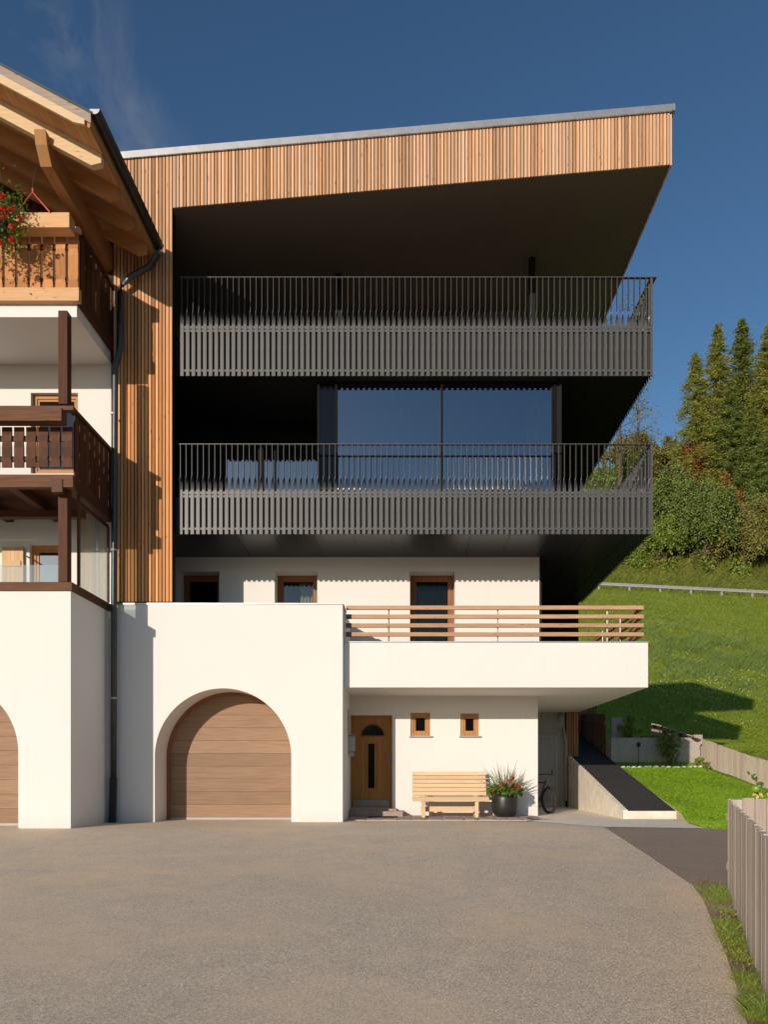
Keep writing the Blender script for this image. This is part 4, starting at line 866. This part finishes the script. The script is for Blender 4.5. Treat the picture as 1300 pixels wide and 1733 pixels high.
board_fence('plank_fence', 'weathered grey plank fence close by along the yard edge', A, B, .125, M['fence'], lambda t: -.045*(14-(A[1]+(B[1]-A[1])*t))-.02, lambda t: .76-.16*t, jit=.007, gap=.003)
rf_ = board_fence('plank_fence', 'grey plank fence return running right behind the near fence corner', (3.66, 8.46), (6.2, 8.9), .15, M['fence'], lambda t: -.27, lambda t: .765+.02*t, gap=.02, jit=.02)
fA, fB = (8.75, 22.2), (fx(14.6), 14.6)
board_fence('plank_fence', 'long grey plank fence between the lawn and the meadow', fA, fB, .15, M['fence'], lambda t: tz(9, fA[1]+(fB[1]-fA[1])*t)-.03, lambda t: 2.06+(1.316-2.06)*t*7.6/3.2 if t < .42 else 1.316-(t-.42)*1.2, jit=.012)
fb = board_fence('plank_fence', 'short plank fence with dark cap rail above the garden wall', (xx(1104,24.5), 24.6), (8.72, 22.32), .15, M['fence'], lambda t: 1.3, lambda t: zz(1222,24.5)+(2.1-zz(1222,24.5))*t, jit=.008)
obj('cap_rail', MB().bar((xx(1106,24.4), 24.4, zz(1228,24.5)), (8.66, 22.25, 2.04), .1, .05), M['brownwoodx'], fb)
board_fence('slat_fence', 'low reddish slat fence beside the top of the black ramp', (6.12, 23.1), (6.12, 27.5), .09, M['redfence'], lambda t: rz(23.1+4.4*t)-.1, lambda t: zz(1208,23.1)+.35*t, gap=.02, jit=0)
board_fence('slat_fence', 'taller reddish slat fence closing the shaded path behind the ramp', (5.25, 26.1), (6.6, 26.1), .09, M['redfence'], lambda t: 1.9, lambda t: 4.0, gap=.02, jit=0)
# garden lantern, stones, shrubs
gl_ = thing('garden_lantern', 'small black garden lantern on a stake before the garden wall', 'lantern', (xx(1081,22.0), 22.0, tz(7,22.0)))
gx_ = xx(1081,22.0); g0 = tz(7,22.0); obj('stake', MB().tube([(gx_,22.0,g0),(gx_,22.0,zz(1264,22))], .012, 6), M['pot'], gl_); obj('lantern_head', MB().lathe((gx_,22.0,zz(1264,22)), [(.0,0),(.05,.01),(.06,.09),(.08,.1),(.02,.15),(.0,.15)], 12), M['pot'], gl_, True)
for k in range(15):
    x = 6.25+k*.165+random.uniform(-.03,.03); yy = 21.75+random.uniform(-.06,.06); s = random.uniform(.055,.085); z = tz(7, yy)+.02; mb = MB(); base = (x, yy, z)
    mb.lathe(base, [(.0,-.3*s),(s*.8,-.1*s),(s,.25*s),(s*.7,.6*s),(0,.75*s)], 8)
    mb.v = [(p[0]+random.uniform(-.012,.012), p[1]+random.uniform(-.012,.012), p[2]+random.uniform(-.01,.01)) for p in mb.v]
    tag(obj('edging_stone', mb, M['pebwhite'], smooth=True, base=base), 'pale rounded stone edging the flower bed under the garden wall', 'stone', 'stones edging the flower bed')
def bush(name, label, c, rad, n, size, mat, stems=5, cat='shrub', group=None, lump=7, bark='bark'):
    t = thing(name, label, cat, c, group); P = []; blobs = [(random.gauss(0,.42), random.gauss(0,.42), random.uniform(.25,.85)) for _ in range(lump)]
    if lump >= 12:                                    # big crowns: many uneven clumps with gaps between them
        blobs = []
        for _ in range(lump*2):
            a = random.uniform(0, 6.28); el = math.asin(random.uniform(-.25, 1)); rr = random.uniform(.35, 1.05)
            blobs.append((math.cos(a)*math.cos(el)*rr, math.sin(a)*math.cos(el)*rr, .42+.58*math.sin(el)*rr, random.uniform(.10, .27)))
        rads = [b[3]**2 for b in blobs]; picks = random.choices(blobs, rads, k=n)
    for k in range(n):
        d = Vector((random.gauss(0,1), random.gauss(0,1), random.gauss(0,1))).normalized()
        if lump >= 12:
            b = picks[k]; d *= b[3]*(random.uniform(.55, 1) if random.random() < .85 else random.uniform(1, 1.45))
            if d.z < -.05 and random.random() < .6: d.z = -d.z
        else: b = random.choice(blobs); d *= random.uniform(.35, 1)**.6*.48
        z = (b[2]+d.z)*rad[2]
        if z < .04*rad[2]: z = random.uniform(.04, .3)*rad[2]
        P.append((c[0]+(b[0]+d.x)*rad[0], c[1]+(b[1]+d.y)*rad[1], c[2]+z))
    npobj('foliage', leafcards(P, size), mat, t, kind='stuff')
    st_ = MB()
    for k in range(stems):
        b = random.choice(blobs); q_ = (c[0]+b[0]*rad[0]*.8, c[1]+b[1]*rad[1]*.8, c[2]+b[2]*rad[2]*.9); st_.tube([(c[0]+b[0]*rad[0]*.15, c[1]+b[1]*rad[1]*.15, c[2]-.1), (c[0]+b[0]*rad[0]*.4, c[1]+b[1]*rad[1]*.4, c[2]+b[2]*rad[2]*.5), q_], [rad[2]*.022, rad[2]*.016, rad[2]*.006], 5)
    obj('stems', st_, M[bark], t); return t
bush('garden_shrub', 'dark leafy shrub growing in shade before the garden wall', (xx(1135,22.1), 22.1, tz(7,22.1)), (.5,.3,.95), 900, .035, M['broad'])
bush('leafy_plant', 'large leaved green plant above the garden wall by the red fence', (xx(1064,22.9), 22.95, zz(1252,22.9)), (.28,.2,.6), 70, .085, M['bright'])
bush('leafy_plant', 'low trailing green plant on top of the garden wall', (xx(1098,22.8), 22.8, zz(1254,22.8)), (.5,.15,.22), 160, .035, M['bright'])
bush('leafy_plant', 'small yellow green plant at the foot of the wall end', (xx(1184,22.2), 22.1, tz(8,22.1)), (.22,.15,.22), 90, .04, M['bright'])
bush('leafy_plant', 'small weed growing against the long grey fence', (xx(1200,21.2), 21.3, tz(8.6,21.3)), (.10,.10,.34), 60, .03, M['bright'])
# apple sapling behind the near fence
ax_ = thing('apple_sapling', 'young apple shoot with a green apple behind the near fence', 'plant', (xx(1286,8.9), 8.9, -.23))
tw = MB().tube([(xx(1286,8.9), 8.9, -.2), (xx(1284,8.9), 8.9, .7), (xx(1281,8.9), 8.9, zz(1322,8.9)), (xx(1272,8.9), 8.9, zz(1310,8.9))], [.012,.01,.006,.003], 6).tube([(xx(1284,8.9), 8.9, .78), (xx(1298,8.9), 8.9, zz(1340,8.9))], .005, 5); obj('stem', tw, M['bark'], ax_)
apc = (xx(1280,8.85), 8.85, zz(1335,8.85)); obj('apple', MB().lathe((apc[0],apc[1],apc[2]-.045), [(.0,.008),(.02,.0),(.04,.02),(.05,.048),(.044,.075),(.025,.09),(.006,.082),(0,.08)], 18), M['apple'], ax_, True)
def leaf(c, d, L, w, mat, parent):
    d = Vector(d).normalized(); s = d.cross(Vector((0,-1,.3))).normalized()*w; c = Vector(c); up_ = s.cross(d).normalized()*w*.35
    m = MB()
    for sg in (-1, 1):
        m.quad(c, c+d*L*.35+s*sg+up_, c+d*L*.7+s*sg*.8+up_, c+d*L)
    obj('leaf', m, mat, parent)
for (u, v, dx, dz, L, m) in ((1283,1328,1,.6,.075,'geran'), (1276,1320,-.5,1,.07,'geran'), (1271,1311,-.6,.8,.06,'geran'), (1274,1313,.8,.6,.05,'geran'), (1279,1322,.2,1,.07,'geran'), (1288,1332,.5,1,.07,'geran'), (1283,1340,-.8,-.5,.08,'tan'), (1285,1341,.6,-.7,.08,'tan'), (1294,1338,1,.1,.09,'geran'), (1297,1341,.6,-.8,.08,'tan'), (1290,1356,1,.25,.10,'tan'), (1284,1344,-.3,-1,.07,'tan')):
    leaf((xx(u,8.86), 8.86+random.uniform(-.03,.03), zz(v,8.86)), (dx, random.uniform(-.3,.1), dz), L, L*.27, M[m], ax_)
# weeds along the foot of the near fence
W = []
def verge(n, lo, hi, dens=1):
    o = []
    while len(o) < n:
        v = random.uniform(lo, hi); Y = (H+.045*14)/((v-CV)/F+.045)
        xf = A[0]+(B[0]-A[0])*(A[1]-Y)/(A[1]-B[1]); ue = np.interp(v, [1498,1522,1570,1625,1680,1733,1790], [1178,1192,1212,1234,1252,1267,1285]); xe = xx(ue, Y)
        x = xf-.02-abs(random.gauss(0, .5))*(xf-xe); 
        if x < xe-.03: continue
        if math.sin(Y*7.3)+math.sin(Y*3.1+1) < -.9 and random.random() < .8: continue
        o.append((x, Y, -.045*(14-Y)-.004))
    return o
def patchy(pts, lo): return [p for p in pts if math.sin(p[1]*4.1+.6)+.7*math.sin(p[1]*9.7+p[0]*6)+random.uniform(-.5,.5) > lo]
blades('verge_grass', patchy(verge(9000, 1500, 1790), -.35), .06, .0021, M['mblade'], .9, seg=2)
blades('verge_grass', patchy(verge(4000, 1500, 1790), .1), .08, .0024, M['dblade'], .9, seg=2)
blades('verge_weeds', patchy(verge(200, 1500, 1790), -.2), .22, .0035, M['dblade'], 1.1, seg=2)
blades('dry_verge_grass', verge(4200, 1510, 1790), .03, .0018, M['dryblade'], 1.5, seg=2)
P = [(a+random.uniform(-.04,.04), b+random.uniform(-.05,.05), c+random.uniform(.01,.05)) for a, b, c in verge(260, 1530, 1640)]
npobj('verge_leaves', leafcards(P, .010), M['olive'], kind='stuff')
wc_ = gp(1188, 1497); blades('verge_weeds', [(wc_[0]+random.gauss(0,.05), wc_[1]+random.gauss(0,.12), -.045*(14-wc_[1])) for k in range(50)], .15, .0018, M['dryblade'], .6, seg=2)
# flowers hanging at the top balcony
hbk = thing('hanging_basket', 'basket of red geraniums on the top balcony at the left edge', 'flower basket', (xx(6,13.85), 13.8, zz(400,13.85)))
C = (xx(2,13.8), 13.78, zz(372,13.8)); Pl = []
for k in range(1900):
    d = Vector((random.gauss(0,.30), random.gauss(0,.16), random.gauss(0,.30)))
    if d.x > .48: continue
    Pl.append((C[0]+d.x, C[1]+d.y*.9, C[2]+d.z-.04*abs(d.x)))
npobj('foliage', leafcards(Pl, .022), M['geran'], hbk, kind='stuff'); obj('basket', MB().lathe((C[0], C[1], C[2]-.32), [(.0,0),(.12,.0),(.18,.22),(.17,.22),(.0,.2)], 16), M['pot'], hbk, True)
for (u, v) in ((6,334), (20,356), (9,356), (0,358), (8,370), (21,387), (1,411), (35,372), (21,407), (-8,345), (-15,380)): flowerhead(hbk, (xx(u,13.6), 13.58, zz(v,13.6)), .05, 30)
def rope_tri():
    y = 13.93; a = (xx(30,y), y, zz(358,y)); b = (xx(55,y), y, zz(326,y)); c = (xx(84,y), y, zz(359,y))
    o = obj('rope_sling', MB().tube([a, b, c], .013, 8).tube([b, (b[0]-.002, y, zz(319,y)), (b[0]+.012, y, zz(322,y)), b], .011, 6), M['red'], base=b)
    obj('wire_hook', MB().tube([(b[0], y, zz(321,y)), (b[0]+.005, 13.95, zz(300,y)), (b[0]+.0, 14.2, rt(b[0])-.2)], .004, 5), M['dark'], o)
    tag(o, 'red rope sling holding the flower box under the roof purlin', 'rope')
rope_tri()

# ------------------------------------------------------------------ road barrier and trees on the hill
gr = thing('guardrail', 'galvanised guardrail along the road above the meadow', 'guardrail', (25, 79.9, tz(25,79.9)))
def gz(x): return tz(x, 79.9)
m = MB()
for dz in (.50, .70): m.bar((-10, 79.85, gz(-10)+dz), (60, 79.85, gz(60)+dz), .05, .10)
m.bar((-10, 79.89, gz(-10)+.6), (60, 79.89, gz(60)+.6), .02, .10); obj('beam', m, M['railing'], gr)
for x in [23.7-3.3*k for k in range(4)]+[23.7+3.3*k for k in range(1, 8)]: obj('post', MB().box(x-.09, x+.09, 79.92, 80.1, gz(x)-.3, gz(x)+.78), M['railing'], gr)
def conifer(label, u, Y, vtop, mat, wmax, name='larch_tree', dens=1.0, droop=.5, lo=.1):
    Y += 20; wmax *= 1.75; x = xx(u, Y); z0 = tz(x, Y); h = zz(vtop, Y)-z0
    t = thing(name, label, 'tree', (x, Y, z0), 'conifers on the hill above the road'); lean = random.uniform(-.01,.01)
    obj('trunk', MB().tube([(x, Y, z0-.5), (x+lean*h*.5, Y, z0+h*.5), (x+lean*h, Y, z0+h*.99)], [h*.012, h*.007, .02], 8), M['bark'], t, True)
    P = []; br = MB(); nl = int(h*3)
    ax = []; 
    for k in range(nl):
        f = lo+(1-lo)*(k/nl)**.95; zc = z0+h*f; Lm = random.uniform(.6, 1.1)*wmax*((1-f)**.75)*(.55+.45*math.sin(min(1, (f-lo)/.18+.3)*math.pi/2))+.15
        for b in range(6):
            a = random.uniform(0, 6.28); L = Lm*random.uniform(.55, 1.12); rise = random.uniform(-.05,.25)
            nn = int((16+L*27)*dens)
            tip = None
            for q_ in range(nn):
                s = random.random()**.7; px = x+lean*h*f+math.cos(a)*L*s; py = Y+math.sin(a)*L*s; pz_ = zc+rise*L*s-droop*L*s*s*.55+(.25*L*max(0, s-.8))
                P.append((px+random.gauss(0,.10+.06*L*s), py+random.gauss(0,.10+.06*L*s), pz_-abs(random.gauss(0, .16+.05*L))))
            if b < 2 and L > 1: br.tube([(x+lean*h*f, Y, zc), (x+lean*h*f+math.cos(a)*L*.9, Y+math.sin(a)*L*.9, zc+rise*L*.9-droop*L*.45)], [.045, .012], 4, False)
    n = len(P); P = np.array(P); d = rng.normal(size=(n,3))*[.8,.8,.35]; d /= np.linalg.norm(d, axis=1)[:,None]; s2 = rng.normal(size=(n,3)); s2 -= (s2*d).sum(1)[:,None]*d; s2 /= np.linalg.norm(s2, axis=1)[:,None]
    sz = rng.uniform(.13,.36,(n,1)); V = np.stack([P-d*sz, P-s2*sz*.17, P+d*sz, P+s2*sz*.17], 1)
    npobj('needles', V, mat, t, kind='stuff'); o_ = obj('branches', br, M['bark'], t); o_['kind'] = 'stuff'
conifer('feathery larch, leftmost and shortest conifer against the sky', 1180, 82, 596, M['spr_n'], 3.7, droop=.9, dens=.8)
conifer('slim larch with pointed top, second conifer from the left', 1213, 86, 547, M['spr_n'], 3.4, dens=.95)
conifer('tallest dark conifer, third from the left on the hill', 1256, 90, 538, M['fir_n'], 4.0, 'spruce_tree', 1.05)
conifer('olive larch at the right edge of the picture, bare trunk below', 1299, 84, 548, M['spr_n'], 3.8, lo=.28)
conifer('dark spruce filling the gap between the tall conifers', 1237, 80, 640, M['fir_n'], 3.6, 'spruce_tree', 1.05)
conifer('tall larch just beyond the right edge of the picture', 1335, 88, 560, M['spr_n'], 4.2)
conifer('dark spruce low behind the rust coloured bushes', 1275, 79, 690, M['fir_n'], 3.3, 'spruce_tree')
conifer('broad spruce farther along the wood beyond the right edge', 1385, 86, 575, M['fir_n'], 4.0, 'spruce_tree')
conifer('pale larch farther along the wood beyond the right edge', 1430, 84, 560, M['spr_n'], 4.0)
def hb_(label, u, v, Y, wpx, hpx, mat, n=5200, size=.20, lump=14):
    Y += 20; n = int(n*3.6); size *= .55; lump = int(lump*1.9); x = xx(u, Y); z0 = tz(x, Y)-.2; zt_ = zz(v-hpx, Y); bush('broadleaf_tree', label, (x, Y, z0), (wpx*Y/F, wpx*Y/F*.8, (zt_-z0)/1.15), n, size, M[mat], 6, 'tree', 'broadleaved trees on the bank', lump)
hb_('dark green broadleaf tree nearest the balcony corner', 1135, 850, 75, 48, 60, 'broad', 6500)
hb_('wide dark broadleaf tree hanging over the grass bank', 1190, 880, 72.5, 60, 75, 'broad', 9000)
hb_('bright green bush at the left foot of the dark trees', 1125, 900, 72, 34, 32, 'bright', 3500)
hb_('rust coloured bush below the leftmost larch', 1168, 790, 82, 38, 48, 'rust', 3600)
hb_('second rust coloured bush amid the dark trees', 1238, 830, 77, 32, 22, 'rust', 3600)
hb_('olive bush at the right edge above the bank', 1290, 880, 74, 50, 45, 'olive', 6500)
hb_('low olive bush on the bank beside the wide dark tree', 1255, 930, 72, 46, 55, 'olive', 5200)
hb_('green bush under the tall conifers at the right', 1300, 880, 78, 50, 90, 'broad', 6500)
hb_('mixed green bush between the rust coloured bushes', 1205, 800, 84, 48, 30, 'broad', 6500)
hb_('light green bush on the slope behind the lower balcony', 1050, 790, 78, 45, 35, 'bright', 6000)
hb_('yellow green bush behind the corner of the lower balcony', 1095, 800, 80, 40, 40, 'olive', 5200)
hb_('dark bush on the skyline beside the balcony corner', 1120, 760, 92, 40, 16, 'olive', 5200)
hb_('dark scrub on the skyline above the rust coloured bush', 1160, 760, 94, 30, 10, 'broad', 4000)
hb_('green scrub on the skyline behind the lower balcony rail', 1065, 745, 92, 45, 5, 'olive', 5200)
def sparse(label, u, Y, vtop, seed):
    random.seed(seed); Y += 20; x = xx(u, Y); z0 = tz(x, Y); h = zz(vtop, Y)-z0; t = thing('birch_tree', label, 'tree', (x, Y, z0))
    tr = MB().tube([(x, Y, z0-.4), (x+.3, Y, z0+h*.4), (x+.1, Y, z0+h*.75), (x+.3, Y, z0+h)], [h*.009, h*.006, h*.003, .02], 7); br = MB(); P = []
    for k in range(46):
        f = random.uniform(.35, .97); a = random.uniform(0, 6.28); L = h*.17*(1.15-f)+.5; p0 = Vector((x+.2, Y, z0+h*f)); p1 = p0+Vector((math.cos(a)*L, math.sin(a)*L, L*random.uniform(.2,.9)))
        br.tube([p0, (p0+p1)/2+Vector((0,0,.15)), p1], [.05,.03,.012], 4, False)
        for q_ in range(34):
            s = random.uniform(.4, 1.1); p = p0+(p1-p0)*s; P.append((p.x+random.gauss(0,.35), p.y+random.gauss(0,.35), p.z+random.gauss(0,.35)))
    obj('trunk', tr, M['bark'], t, True); o_ = obj('branches', br, M['bark'], t); o_['kind'] = 'stuff'; npobj('foliage', leafcards(P, .09), M['olive'], t, kind='stuff')
UG = scatter(26000, lambda: (lambda u, y, h: (xx(u, y), y, tz(xx(u, y), y)+h) if math.sin(u*.09+y*.5)+math.sin(u*.05-y*.8)+math.sin(u*.21) > -.3+.7*h else None)(random.uniform(990, 1330), random.uniform(91, 113), random.random()**2*1.9))
npobj('undergrowth', leafcards(UG, .15), M['olive'], kind='stuff')
UG = scatter(9000, lambda: (lambda u, y, h: (xx(u, y), y, tz(xx(u, y), y)+h) if math.sin(u*.11+y*.3)+math.sin(u*.04+y*.9+2) > .2 else None)(random.uniform(990, 1330), random.uniform(90, 100), random.random()**2*1.5))
npobj('undergrowth', leafcards(UG, .14), M['bright'], kind='stuff')
sparse('thin birch with sparse leaves seen beside the balcony undersides', 1078, 76, 640, 3)
sparse('tall sparse birch with its top above the upper balcony rail', 1046, 74, 508, 8)
